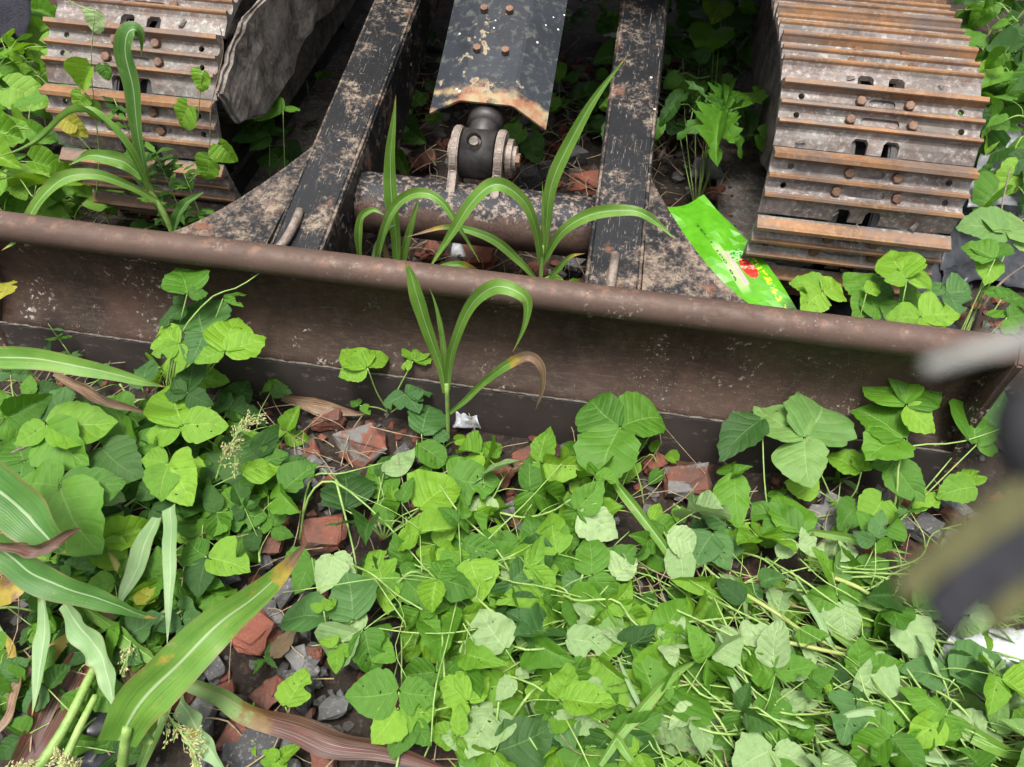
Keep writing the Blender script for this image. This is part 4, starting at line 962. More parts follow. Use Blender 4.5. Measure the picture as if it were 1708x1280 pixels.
# ---- sorghum
def blade_leaf(parent, pts, wid, mat='S', face=0.0, fold=.35, dead=None, n=30, nu=7, wave=1.0, peak=.35, name='leaf', base=.45, twist=0.0):
    """pts world points base->tip; wid full width in metres; dead = list of (t, amount)"""
    P = spline(pts, n); v, uv, dv = [], [], []; sd = random.uniform(0, 50); prev = None
    P = [p + Vector((noise.noise(Vector((i * .10, sd, 0))), noise.noise(Vector((i * .10, sd, 5))), noise.noise(Vector((i * .10, sd, 9))))) * min(wid, .03) * .22 for i, p in enumerate(P)]
    for j, p in enumerate(P):
        t = j / (n - 1); tan = (P[min(j + 1, n - 1)] - P[max(j - 1, 0)]).normalized()
        ref = Vector((math.sin(face), -math.cos(face) * .75, .75)).normalized()
        x = tan.cross(ref)
        if x.length < .12 and prev is not None: x = prev
        x = x.normalized()
        if prev is not None and x.dot(prev) < 0: x = -x
        if prev is not None: x = (x * .5 + prev * .5); x = (x - tan * x.dot(tan)).normalized()
        prev = x
        xx = Matrix.Rotation(twist * t, 3, tan) @ x; nn = xx.cross(tan)
        k = (base + (1 - base) * min(1, t / peak)) if t < peak else max(0.0, 1 - ((t - peak) / (1 - peak)) ** 1.7)
        w = wid * .5 * max(k, .02)
        for i in range(nu):
            u = i / (nu - 1) * 2 - 1
            wv = wave * w * .22 * abs(u) ** 1.5 * math.sin(t * 21 + sd + (1.7 if u > 0 else 0)) + w * .10 * noise.noise(Vector((t * 9, u * 2, sd)))
            v.append(p + xx * u * w * (1 - .06 * fold) + nn * (fold * w * abs(u) ** 1.2 + wv)); uv.append((i / (nu - 1), t))
            d = 0.0
            if dead:
                for (t0, d0), (t1, d1) in zip(dead[:-1], dead[1:]):
                    if t0 <= t <= t1: d = d0 + (d1 - d0) * (t - t0) / max(1e-6, t1 - t0)
            dv.append(d)
    f = [(j * nu + i, j * nu + i + 1, (j + 1) * nu + i + 1, (j + 1) * nu + i) for j in range(n - 1) for i in range(nu - 1)]
    me = mesh_from(name, v, f, True, uv); a_ = me.attributes.new('dead', 'FLOAT', 'POINT'); a_.data.foreach_set('value', dv)
    return put(name, me, M[mat], parent)
def Yp(L, Y0, Y1=None):
    Y1 = Y0 if Y1 is None else Y1; n_ = len(L)
    return [at(x, y, Y=Y0 + (Y1 - Y0) * i / max(1, n_ - 1)) for i, (x, y) in enumerate(L)]
def Zp(L, zs):
    n_ = len(L)
    if len(zs) == 2: zs = [zs[0] + (zs[1] - zs[0]) * i / (n_ - 1) for i in range(n_)]
    return [at(x, y, z) for (x, y), z in zip(L, zs)]
TIP = [(0, 0), (.9, 0), (1, .5)]
GS = 'sorghum plants around the blade'
# behind the blade at the left
r_ = at(292, 400, Y=.17); r_.z = 0
s = empty('sorghum_plant', r_, 'tall sorghum in front of the left track with one upright arched leaf', 'grass', GS)
put('stem', stem_mesh('stem', [r_, at(285, 380, Y=.16), at(250, 318, Y=.165), at(236, 285, Y=.17)], .009, .005, 10, 8), M['stem'], s)
blade_leaf(s, Yp([(246, 305), (232, 225), (222, 150), (208, 90), (212, 58), (228, 52), (238, 66), (237, 92)], .17, .23), .046, 'SD', 0, .25, TIP, 44, wave=.4)
blade_leaf(s, Yp([(250, 318), (215, 250), (168, 200), (135, 188), (105, 200), (60, 235), (-10, 265)], .16, .12), .026, 'S', .4, .9, TIP, 40, twist=3.0)
blade_leaf(s, Yp([(262, 335), (215, 312), (160, 292), (110, 296), (70, 328), (42, 375), (30, 400), (4, 418)], .16, -.03), .030, 'S', .2, .4, TIP, 40, peak=.45)
blade_leaf(s, Yp([(238, 295), (200, 270), (160, 262), (115, 276)], .16, .13), .036, 'M' if False else 'S', .2, .5, TIP)
blade_leaf(s, Yp([(290, 392), (297, 360), (315, 335), (340, 322)], .15, .13), .028, 'SD', 0, .5, TIP)
# behind the blade, centre left
r_ = at(660, 450, Y=.14); r_.z = 0
s = empty('sorghum_plant', r_, 'young sorghum clump behind the blade with one straight vertical leaf', 'grass', GS)
blade_leaf(s, Yp([(664, 470), (660, 400), (654, 330), (652, 250), (656, 158)], .14, .15), .032, 'S', 0, .35, TIP, 34, wave=.3, peak=.5)
blade_leaf(s, Yp([(625, 470), (636, 400), (660, 345), (700, 322), (738, 340), (768, 382), (800, 438)], .14, .08), .024, 'S', 0, .5, TIP, 40)
blade_leaf(s, Yp([(603, 470), (598, 410), (604, 366), (622, 350), (640, 358)], .14, .12), .020, 'S', 0, .5, TIP)
blade_leaf(s, Yp([(668, 470), (676, 420), (688, 370), (702, 325)], .14, .15), .020, 'S', 0, .4, TIP)
blade_leaf(s, Yp([(612, 470), (628, 420), (645, 385), (662, 372)], .14, .13), .018, 'SP', 0, .4, TIP)
blade_leaf(s, Yp([(655, 470), (646, 430), (640, 400), (650, 385)], .14, .13), .014, 'S', 0, .4, [(0, .5), (1, 1)])
# behind the blade, centre right
r_ = at(902, 490, Y=.14); r_.z = 0
s = empty('sorghum_plant', r_, 'young sorghum behind the blade with long leaves arching both ways', 'grass', GS)
put('stem', stem_mesh('stem', [r_, at(902, 470, Y=.14), at(905, 410, Y=.14)], .006, .004, 8, 8), M['stem'], s)
blade_leaf(s, Yp([(905, 440), (910, 370), (930, 285), (975, 195), (1045, 92)], .14, .18), .029, 'S', 0, .4, TIP, 36, wave=.3, peak=.5)
blade_leaf(s, Yp([(903, 440), (896, 385), (872, 332), (828, 306), (785, 340), (745, 402), (712, 455)], .14, .05), .030, 'S', 0, .4, TIP, 40, peak=.55)
blade_leaf(s, Yp([(906, 435), (935, 388), (990, 358), (1050, 352), (1095, 372), (1125, 395)], .14, .10), .028, 'S', 0, .4, TIP, 36)
blade_leaf(s, Yp([(896, 470), (862, 432), (810, 395), (745, 380), (676, 396)], .14, .10), .021, 'S', 0, .4, [(0, 0), (.7, .1), (1, .9)], 36)
blade_leaf(s, Yp([(906, 480), (930, 450), (950, 430), (976, 422)], .14, .12), .014, 'S', 0, .4, [(0, 0), (.5, .2), (1, .7)])
blade_leaf(s, Yp([(895, 478), (820, 470), (770, 441), (725, 450), (700, 462)], .13, .10), .022, 'S', 0, .4, [(0, .9), (.35, .7), (.6, 0), (1, .2)], 30)
blade_leaf(s, Yp([(907, 410), (906, 360), (905, 302)], .14, .15), .008, 'S', 0, .4, TIP)
# in front of the blade, centre
r_ = at(748, 745, .0)
s = empty('sorghum_plant', r_, 'single young sorghum standing in front of the middle of the blade', 'grass', GS)
FY = r_.y
put('stem', stem_mesh('stem', [r_, at(747, 700, Y=FY), at(745, 640, Y=FY)], .0045, .005, 8, 8), M['stem'], s)
blade_leaf(s, Yp([(744, 655), (728, 590), (706, 520), (690, 470), (676, 436)], FY, FY + .015), .030, 'S', 0, .3, [(0, 0), (.86, 0), (.93, .5), (1, .9)], 34, wave=.4, peak=.55)
blade_leaf(s, Yp([(745, 650), (740, 580), (732, 530), (716, 482)], FY, FY + .02), .013, 'S', 0, .4, TIP)
blade_leaf(s, Yp([(747, 650), (754, 585), (780, 515), (815, 482), (852, 482), (878, 502), (877, 535), (857, 588)], FY, FY - .04), .029, 'S', 0, .35, TIP, 44, peak=.45)
blade_leaf(s, Yp([(750, 690), (775, 668), (805, 638), (840, 612), (880, 596), (902, 615), (905, 650), (894, 684)], FY, FY - .03), .022, 'S', .2, .5, [(0, 0), (.42, .05), (.55, .8), (1, .95)], 44, peak=.5)
# big plant at the left edge
r_ = at(-60, 1080, .0)
s = empty('sorghum_plant', r_, 'large sorghum reaching in from the left edge with wide dark leaves', 'grass', GS)
put('stem', stem_mesh('stem', [r_, at(-70, 980, .2), at(-70, 860, .36)], .012, .009, 10, 8), M['stem'], s)
blade_leaf(s, Zp([(-70, 890), (0, 920), (60, 955), (130, 990), (200, 1012), (262, 1030)], [.34, .33, .31, .28, .24, .20]), .062, 'SD', .1, .25, [(0, 0), (.85, 0), (1, .6)], 40, peak=.3, base=.8, wave=.5)
blade_leaf(s, Zp([(-70, 745), (-20, 800), (35, 850), (80, 895), (112, 925)], [.40, .40, .38, .35, .31]), .098, 'SD', .2, .2, TIP, 36, peak=.4, base=.8, wave=.5)
blade_leaf(s, Zp([(-60, 590), (0, 598), (80, 600), (160, 617), (230, 636), (275, 648)], [.36, .36, .36, .34, .31, .28]), .046, 'S', 0, .25, TIP, 36, peak=.25, base=.8, wave=.4)
blade_leaf(s, Zp([(-30, 900), (30, 915), (75, 915), (115, 892), (136, 882)], [.36, .37, .37, .365, .36]), .024, 'SR', .1, .7, [(0, 1), (1, 1)], 30, wave=2.0)
blade_leaf(s, Zp([(90, 622), (140, 650), (190, 675), (262, 697)], [.16, .19, .19, .15]), .028, 'S', .1, .6, [(0, 1), (1, 1)], 30, wave=1.2)
blade_leaf(s, Zp([(-40, 1010), (10, 985), (40, 960), (60, 930)], [.15, .18, .2, .2]), .05, 'S', .1, .3, [(0, .3), (1, .7)], 24)
# cut sorghum lying bottom left
r_ = at(210, 1300, .04)
s = empty('sorghum_plant', r_, 'cut sorghum at the bottom left with one huge arching leaf', 'grass', GS)
put('stem', stem_mesh('stem', [at(200, 1330, .03), at(205, 1270, .12), at(212, 1215, .2)], .011, .008, 10, 8), M['stem'], s)
blade_leaf(s, Zp([(196, 1236), (232, 1176), (292, 1110), (360, 1050), (430, 990), (478, 945), (512, 905)], [.17, .24, .28, .29, .27, .24, .20]), .082, 'S', .5, .18, [(0, .12), (.3, .22), (.6, .12), (.75, .3), (1, .95)], 48, peak=.22, base=.75, wave=.5, nu=9)
blade_leaf(s, Zp([(215, 1230), (245, 1215), (262, 1185)], [.16, .15, .12]), .05, 'S', .5, .3, None, 20)
# other cut leaves and stalks, one plant lying flat
r_ = at(240, 1080, .03)
s = empty('sorghum_plant', r_, 'pulled sorghum stalk with joints and pale leaves lying at lower left', 'grass', GS)
P_ = Zp([(186, 925), (205, 965), (222, 1010), (232, 1060), (262, 1108)], [.07, .07, .07, .07, .05]); v, f = tube_geo(spline(P_, 30), [.0085 + (.003 if i % 8 == 0 else 0) for i in range(30)], 10)
put('stalk', mesh_from('stalk', v, f), M['stalk'], s)
blade_leaf(s, Zp([(284, 848), (282, 905), (280, 980), (277, 1075)], [.15, .16, .15, .12]), .038, 'SP', 0, .2, [(0, .1), (.5, .15), (1, .1)], 30, peak=.2, base=.9, wave=.2)
blade_leaf(s, Zp([(262, 865), (240, 915), (220, 965), (200, 1015)], [.10, .11, .11, .09]), .05, 'SP', 0, .3, [(0, 0), (1, .1)], 30, wave=.3)
blade_leaf(s, Zp([(64, 985), (72, 1040), (66, 1110), (52, 1195)], [.13, .14, .13, .1]), .036, 'SP', 0, .3, TIP, 30, wave=.3, peak=.4)
blade_leaf(s, Zp([(110, 1005), (150, 1065), (175, 1120), (190, 1190)], [.13, .14, .13, .10]), .06, 'SP', 0, .3, TIP, 30, base=.5)
blade_leaf(s, Zp([(262, 1108), (225, 1075), (165, 1030), (120, 1000)], [.10, .12, .12, .10]), .034, 'S', 0, .3, TIP, 30)
blade_leaf(s, Zp([(300, 1170), (325, 1210), (350, 1250), (380, 1300)], [.10, .11, .11, .10]), .05, 'SP', 0, .3, [(0, .2), (.4, .25), (1, .1)], 30, base=.8)
blade_leaf(s, Zp([(290, 1120), (360, 1160), (440, 1195), (540, 1228), (640, 1252), (780, 1296)], [.08, .10, .11, .11, .10, .08]), .056, 'SR', -.3, .45, [(0, 0), (.25, .2), (.45, .6), (.6, .8), (1, 1)], 44, peak=.6, base=.5, wave=.7, nu=9)
blade_leaf(s, Zp([(30, 1290), (80, 1200), (130, 1110), (175, 1040)], [.04, .06, .06, .05]), .07, 'SR', .3, .6, [(0, 1), (1, 1)], 30, wave=1.5)
blade_leaf(s, Zp([(230, 1290), (285, 1150), (310, 1090)], [.06, .08, .05]), .03, 'S', .3, .5, TIP, 24)
for q_ in ([(0, 1040), (30, 1110), (20, 1180), (-20, 1240)], [(120, 1060), (60, 1110), (10, 1160)], [(330, 1100), (260, 1180), (240, 1290)], [(170, 1010), (210, 1090), (240, 1180), (250, 1260)], [(300, 1010), (250, 1060), (180, 1090)], [(20, 880), (60, 960), (140, 1010)]):
    blade_leaf(s, Zp(q_, [random.uniform(.05, .09) for _ in q_]), random.uniform(.03, .05), random.choice(('SP', 'S', 'SR')), random.uniform(-.5, .5), .4, random.choice((TIP, [(0, .3), (1, .9)], [(0, 1), (1, 1)])), 26)
put('stalk', stem_mesh('stalk', Zp([(60, 1290), (110, 1210), (150, 1130), (190, 1060)], [.07, .09, .09, .06]), .010, .007, 14, 8), M['stem'], s)
put('stalk', stem_mesh('stalk', Zp([(95, 1300), (130, 1220), (160, 1160)], [.08, .1, .1]), .008, .006, 14, 8), M['stem'], s)
# cut grass in the heap on the right
r_ = at(1000, 1270, .08)
s = empty('grass_plant', r_, 'long narrow grass blade and stalks lying across the cut heap', 'grass')
blade_leaf(s, Zp([(1000, 1275), (1040, 1215), (1085, 1165), (1130, 1120), (1170, 1095)], [.15, .17, .18, .18, .17]), .026, 'S', .3, .4, TIP, 30, peak=.4, wave=.3)
blade_leaf(s, Zp([(1208, 1108), (1235, 1160), (1255, 1200), (1275, 1250)], [.14, .15, .15, .13]), .022, 'SP', 0, .3, TIP, 24, wave=.3)
blade_leaf(s, Zp([(1120, 930), (1085, 880), (1045, 830), (1012, 782)], [.11, .13, .14, .13]), .024, 'S', 0, .8, None, 24, wave=.1, base=.8, peak=.6)
blade_leaf(s, Zp([(1330, 885), (1400, 895), (1460, 908), (1520, 925)], [.08, .10, .10, .08]), .022, 'S', 0, .4, TIP, 24, wave=.3)
blade_leaf(s, Zp([(1560, 1180), (1620, 1225), (1680, 1255), (1740, 1270)], [.14, .15, .14, .12]), .03, 'S', 0, .4, TIP, 24, wave=.3)
for L_ in ([(1228, 983), (1290, 1020), (1350, 1060), (1420, 1090)], [(1240, 1060), (1330, 1075), (1400, 1090), (1480, 1100)], [(1380, 960), (1440, 985), (1495, 1030), (1540, 1060)]):
    put('stalk', stem_mesh('stalk', Zp(L_, [.13, .15, .14, .11]), .0048, .003, 14, 8), M['stalkg'], s)
for k in range(16):
    x, y = random.uniform(1000, 1620), random.uniform(980, 1260); an = random.gauss(.55, .35); L_ = random.uniform(80, 170); z_ = random.uniform(.10, .16)
    blade_leaf(s, Zp([(x + math.cos(an) * L_ * t, y + math.sin(an) * L_ * t + random.gauss(0, 5)) for t in (0, .33, .66, 1)], [z_, z_ + .012, z_ + .01, z_ - .02]), random.uniform(.008, .018), random.choice(('S', 'SP', 'SP', 'SD')), random.uniform(-.4, .4), .5, TIP, 20, nu=5)
# hero leaves of the heap
HG_ = 'cut bean vines in the middle of the heap'
plant('bean_vine', 'cut vine with a large bright quilted leaf over the upper heap', 'vine', (640, 900), [
    ('bean', 'B', (698, 848), .13, [(766, 798)], 1.25), ('bean', 'BM', (702, 856), .12, [(722, 910), (755, 885)], 1.2), ('bean', 'M', (750, 800), .10, [(790, 770), (830, 800), (760, 850)], 1.2),
    ('bean', 'D', (575, 850), .09, [(570, 782)], 1.3), ('bean', 'P', (640, 790), .09, [(688, 746)], .7), ('bean', 'D', (632, 795), .085, [(668, 752)], .7), ('bean', 'M', (640, 830), .08, [(615, 775), (650, 875)], .9)], HG_, .04,
    stem=[[(500, 880, .02), (520, 820, .12), (560, 805, .14), (640, 870, .12), (720, 960, .12), (790, 1020, .10)], [(500, 900, .02), (518, 800, .11), (570, 790, .12), (640, 772, .11)], [(560, 800, .14), (590, 920, .07), (600, 1000, .05)]])
plant('bean_vine', 'cut vine with a bright quilted leaf pointing down in mid heap', 'vine', (760, 960), [
    ('bean', 'B', (783, 934), .15, [(796, 1000)], 1.25), ('bean', 'M', (765, 920), .14, [(738, 950)], 1.0), ('bean', 'M', (770, 905), .14, [(830, 922), (775, 885)], 1.0), ('bean', 'M', (670, 960), .13, [(640, 985), (715, 1000), (690, 940)], 1.1),
    ('bean', 'B', (640, 975), .12, [(615, 920), (645, 1020)], 1.1), ('bean', 'D', (932, 906), .12, [(874, 932)], 1.2), ('round', 'U', (1002, 972), .12, [(942, 966)], 1.0)], HG_, .05)
plant('bean_vine', 'cut vine with a bluish round leaf and curling bright tips at left of the heap', 'vine', (560, 1080), [
    ('round', 'U', (550, 1030), .14, [(472, 1028)], 1.1), ('bean', 'U', (588, 1036), .15, [(572, 955)], 1.2), ('bean', 'P', (555, 925), .12, [(535, 982), (590, 960)], 1.1), ('bean', 'B', (540, 1020), .17, [(520, 1008), (560, 1000)], .9),
    ('bean', 'B', (560, 1080), .15, [(545, 1050), (585, 1095), (560, 1120)], .9), ('bean', 'M', (625, 1065), .13, [(602, 1085), (648, 1040), (655, 1100)], 1.1), ('bean', 'M', (520, 930), .07, [(490, 985), (470, 950)], 1.1)], HG_, .05)
plant('bean_vine', 'cut vine with four wide smooth leaves at the bottom middle', 'vine', (660, 1240), [
    ('bean', 'M', (665, 1154), .15, [(580, 1160), (728, 1158)], 1.15), ('bean', 'B', (664, 1182), .14, [(622, 1234), (724, 1186)], 1.25), ('bean', 'M', (690, 1200), .13, [(655, 1260), (715, 1240)], 1.0),
    ('bean', 'B', (781, 1172), .16, [(734, 1138), (812, 1118), (760, 1198)], 1.15), ('bean', 'D', (827, 1254), .14, [(920, 1212)], 1.2), ('bean', 'M', (830, 1250), .13, [(770, 1270), (800, 1215)], 1.2)], HG_, .05)
plant('bean_seedling', 'single upright bright leaf standing in the gravel at lower left', 'plant', (478, 1200), [('bean', 'B', (476, 1180), .09, [(504, 1116)], 1.2)], HG_)
plant('bean_vine', 'wilted vine showing large pale leaf undersides at mid heap', 'vine', (880, 1120), [
    ('bean', 'P', (844, 1084), .16, [(802, 1016)], 1.35), ('bean', 'P', (860, 1130), .14, [(890, 1112), (830, 1165)], .9), ('bean', 'P', (943, 1064), .15, [(1022, 1070)], .85), ('bean', 'Q', (1005, 1072), .14, [(1034, 1026)], 1.1), ('bean', 'Q', (880, 1035), .14, [(905, 1005), (868, 1080)], 1.1),
    ('bean', 'P', (1025, 965), .14, [(1062, 930)], 1.1), ('bean', 'B', (1002, 1205), .17, [(1002, 1154)], 1.2), ('bean', 'P', (960, 1190), .14, [(925, 1190), (1000, 1215)], 1.2), ('bean', 'U', (940, 1180), .13, [(955, 1245)], 1.1)], 'wilted bean vines in the right of the heap', .05)
plant('bean_vine', 'wilted vine with a pale leaf full of black specks, upper right of the heap', 'vine', (1150, 1000), [
    ('round', 'P', (1112, 890), .15, [(1160, 905)], 1.2), ('round', 'P', (1130, 905), .13, [(1140, 965)], .9), ('bean', 'MP', (1100, 1070), .16, [(1148, 995), (1140, 1030)], .8), ('bean', 'U', (1190, 890), .12, [(1160, 940), (1215, 945)], 1.1),
    ('round', 'P', (1330, 905), .13, [(1300, 925), (1370, 925)], .9), ('round', 'P', (1395, 935), .13, [(1428, 915)], .8)], 'wilted bean vines in the right of the heap', .05)
plant('bean_vine', 'wilted vine with folded pale leaves at the lower right of the heap', 'vine', (1520, 1180), [
    ('bean', 'P', (1495, 1032), .16, [(1545, 1102)], 1.2), ('bean', 'P', (1478, 1092), .15, [(1420, 1175)], .7), ('bean', 'U', (1434, 1165), .15, [(1412, 1236)], 1.4), ('bean', 'U', (1450, 1170), .14, [(1480, 1215)], 1.1), ('bean', 'P', (1640, 1230), .15, [(1590, 1190), (1650, 1195)], 1.3),
    ('bean', 'Q', (1660, 1220), .16, [(1680, 1160)], 1.1), ('bean', 'U', (1592, 1133), .16, [(1692, 1110)], .9), ('bean', 'U', (1582, 1133), .15, [(1510, 1118)], .9), ('bean', 'P', (1300, 1160), .14, [(1362, 1170)], .7), ('bean', 'P', (1310, 1180), .14, [(1365, 1178)], .5),
    ('bean', 'P', (1290, 1250), .15, [(1350, 1270), (1230, 1290)], 1.2)], 'wilted bean vines in the right of the heap', .05)
# many thin trailing stems within the heap, one tangled mass
def build_stems():
    rnd = random.Random(11); v, f = [], []
    for k in range(430):
        if k < 360: x, y = rnd.uniform(930, 1640), rnd.uniform(930, 1290); an = rnd.gauss(.5, .25)
        else: x, y = rnd.uniform(650, 980), rnd.uniform(880, 1270); an = rnd.uniform(0, 6)
        L = rnd.uniform(60, 260); z = rnd.uniform(.05, .17)
        pts = [at(x + math.cos(an) * L * t + rnd.gauss(0, 6), y + math.sin(an) * L * t + rnd.gauss(0, 6), max(.02, z + rnd.gauss(0, .012) - .05 * abs(t - .5))) for t in (0, .33, .66, 1)]
        a_, b_ = tube_geo(spline(pts, 9), rnd.choice((.0008, .0011, .0015, .0022)), 5, False); o = len(v); v += a_; f += [tuple(i + o for i in q) for q in b_]
    tag(put('tangled_stems', mesh_from('tangled_stems', v, f), M['stem']), 'tangle of thin green stems through the cut heap', 'stems', None, 'stuff')
build_stems()
def build_dry_stems():
    rnd = random.Random(21); v, f = [], []
    for k in range(130):
        x, y = rnd.uniform(900, 1600), rnd.uniform(920, 1280); an = rnd.gauss(.5, .35); L = rnd.uniform(50, 170); z = rnd.uniform(.03, .13)
        pts = [at(x + math.cos(an) * L * t + rnd.gauss(0, 7), y + math.sin(an) * L * t + rnd.gauss(0, 7), max(.02, z + rnd.gauss(0, .01))) for t in (0, .33, .66, 1)]
        a_, b_ = tube_geo(spline(pts, 9), rnd.choice((.0008, .0012, .0017)), 5, False); o = len(v); v += a_; f += [tuple(i + o for i in q) for q in b_]
    tag(put('dry_stems', mesh_from('dry_stems', v, f), M['straw']), 'dry brown stems mixed into the cut heap', 'stems', None, 'stuff')
build_dry_stems()
# ---- grain heads
def panicle(label, pts, nb, L, r=.0042, seed=1, mat='grain'):
    rnd = random.Random(seed); S = spline(pts, 24); e_ = empty('grain_head', S[0], label, 'grain head', 'sorghum grain heads')
    put('stem', mesh_from('stem', *tube_geo(S, [.0022 - .0014 * i / 23 for i in range(24)], 5)), M['stem'], e_)
    v, f = [], []; bv, bf = [], []
    for k in range(nb):
        i = 5 + int(18 * k / nb); b = S[i]; t = (S[min(i + 1, 23)] - S[i - 1]).normalized()
        d = (t + Vector((rnd.gauss(0, .55), rnd.gauss(0, .55), rnd.gauss(0, .4)))).normalized(); l = L * rnd.uniform(.5, 1) * (1.1 - .5 * k / nb)
        q = [b, b + d * l * .5, b + d * l + Vector((0, 0, -.15 * l))]; a_, c_ = tube_geo(q, .0006, 4, False); o = len(bv); bv += a_; bf += [tuple(x + o for x in z) for z in c_]
        for m_ in range(int(l / .0042)):
            w = rnd.uniform(.25, 1); p = q[0].lerp(q[2], w) + Vector((rnd.gauss(0, .0028), rnd.gauss(0, .0028), rnd.gauss(0, .0025)))
            dd = (d + Vector((rnd.gauss(0, .4), rnd.gauss(0, .4), rnd.gauss(0, .4)))).normalized(); x = dd.orthogonal().normalized(); y = dd.cross(x); o = len(v); s_ = r * rnd.uniform(.6, 1.05)
            v += [p - dd * s_, p + x * s_ * .42, p + y * s_ * .42, p - x * s_ * .42, p - y * s_ * .42, p + dd * s_]
            f += [(o, o + 1, o + 2), (o, o + 2, o + 3), (o, o + 3, o + 4), (o, o + 4, o + 1), (o + 5, o + 2, o + 1), (o + 5, o + 3, o + 2), (o + 5, o + 4, o + 3), (o + 5, o + 1, o + 4)]
    br = put('branches', mesh_from('branches', bv, bf), M['stem'], e_)
    tag(put('spikelets', mesh_from('spikelets', v, f, False), M[mat], e_), kind='stuff')
panicle('loose pale grain head standing over the left foliage', Zp([(360, 800), (372, 765), (395, 725), (425, 690)], [.14, .19, .22, .23]), 34, .055, seed=2)
panicle('small drooping grain tuft under the larger grain head at left', Zp([(385, 740), (392, 765), (390, 795)], [.18, .17, .14]), 10, .022, seed=3)
panicle('dense brown grain head at the bottom left corner', Zp([(130, 1310), (120, 1285), (95, 1258)], [.12, .15, .16]), 44, .035, .0045, seed=4)
panicle('greenish grain head at the very corner, bottom left', Zp([(-10, 1300), (20, 1290), (50, 1272)], [.12, .14, .14]), 36, .03, .004, seed=5)
panicle('pale loose grain head below the huge arching leaf', Zp([(250, 1150), (285, 1200), (320, 1250), (330, 1290)], [.12, .13, .13, .1]), 40, .045, seed=6)
panicle('small pale grain tuft beside the yellow jointed stalk', Zp([(220, 1060), (214, 1090), (200, 1125)], [.12, .13, .13]), 14, .025, seed=7)
# ---- weeds with thin leaves
def weed(label, px, py, z, n_, L, kind='lance', mats='MDU', Y=None, spread=1.2, group='small weeds'):
    p = at(px, py, z) if Y is None else at(px, py, Y=Y)
    e_ = empty('weed', (p.x, p.y, 0), label, 'weed', group); top = p
    put('stem', stem_mesh('stem', [Vector((p.x, p.y, 0)), Vector((p.x + .005, p.y, p.z * .5)), p], .002, .001), M['stem'], e_)
    for k in range(n_):
        t = random.uniform(.3, 1); b = Vector((p.x, p.y, p.z * t)); an = random.uniform(0, 6.3)
        d = Vector((math.cos(an) * spread, math.sin(an) * spread, random.uniform(.1, .9)))
        put('leaf', random.choice(LF[kind]), M[random.choice(mats)], e_, frame(b, d, Vector((0, -.2, 1)), L * random.uniform(.6, 1.1), random.uniform(.8, 1.2)))
for args in [('feathery weed in front of the left track', 190, 165, 0, 46, .05, 'lance', 'MD', .30), ('dense fine-leaved weed right of the tall sorghum', 260, 255, 0, 60, .055, 'lance', 'MD', .22), ('spiky fine weed at the lower edge of the left track', 305, 285, 0, 40, .045, 'lance', 'DM', .22),
             ('small narrow-leaved sprig against the left part of the blade', 80, 540, .18, 7, .035, 'lance', 'UM'), ('slender grey-green sprig low by the left part of the blade', 105, 575, .14, 7, .03, 'lance', 'U'),
             ('small rosette weed beside the brown brick', 440, 1095, .04, 8, .035, 'lance', 'MU'), ('tiny pointed weed on the pale concrete block', 420, 1235, .06, 7, .03, 'lance', 'MB'),
             ('tiny sprig at the bottom under the dead leaf', 465, 1262, .07, 5, .04, 'bean', 'B'), ('tiny sprig below the thin dead leaf edge', 405, 1205, .06, 4, .04, 'lance', 'B'), ('fine sprig in the gravel at the right', 1395, 835, .06, 16, .02, 'lance', 'MB'),
             ('small sprig left of the central stone', 465, 735, .03, 3, .03, 'lance', 'B'), ('feathery fronds high beside the right track', 1250, 30, .26, 60, .05, 'lance', 'DM'), ('feathery shaded fronds behind the thistle-like weed', 1235, 70, .2, 40, .045, 'lance', 'D')]:
    weed(*args)
# ---- twigs
def twig(label, pts, r0, r1, mat='twig', group='dead twigs'):
    tag(put('dead_twig', stem_mesh('dead_twig', pts, r0, r1, 16, 7), M[mat]), label, 'twig', group)
twig('thick grey twig leaning beside the right arm', [at(1100, 265, .02), at(1130, 210, .06), at(1160, 165, .09), at(1180, 120, .10)], .007, .004)
twig('forked dry twig behind the green packet', [at(1195, 335, .02), at(1205, 300, .05), at(1215, 285, .07), at(1240, 255, .05)], .003, .0015)
twig('pale twig lying against the outer edge of the right track', [at(1625, 308, .16), at(1665, 295, .18), at(1715, 275, .2)], .005, .003)
twig('thin bent twig rising at the right edge', [at(1668, 380, .22), at(1672, 340, .25), at(1685, 280, .28)], .003, .002)
twig('brown branching twig behind the right part of the blade', [at(1620, 560, .12), at(1640, 510, .2), at(1672, 470, .26), at(1712, 440, .28)], .0055, .002)
twig('pale twig pointing right of the lobed leaf', [at(1670, 420, .25), at(1690, 380, .3), at(1715, 360, .32)], .003, .002)
twig('dark dead stem leaning at the left edge', [at(60, 330, .08), at(30, 250, .2), at(-5, 180, .3)], .006, .004)
twig('dry curled stem beside the left pile of leaves', [at(-20, 775, .1), at(50, 742, .12), at(80, 730, .12)], .004, .003)
twig('thin straw lying across the gravel by the large brick', [at(520, 690, .03), at(560, 705, .05), at(580, 720, .03)], .0012, .0008, 'straw')
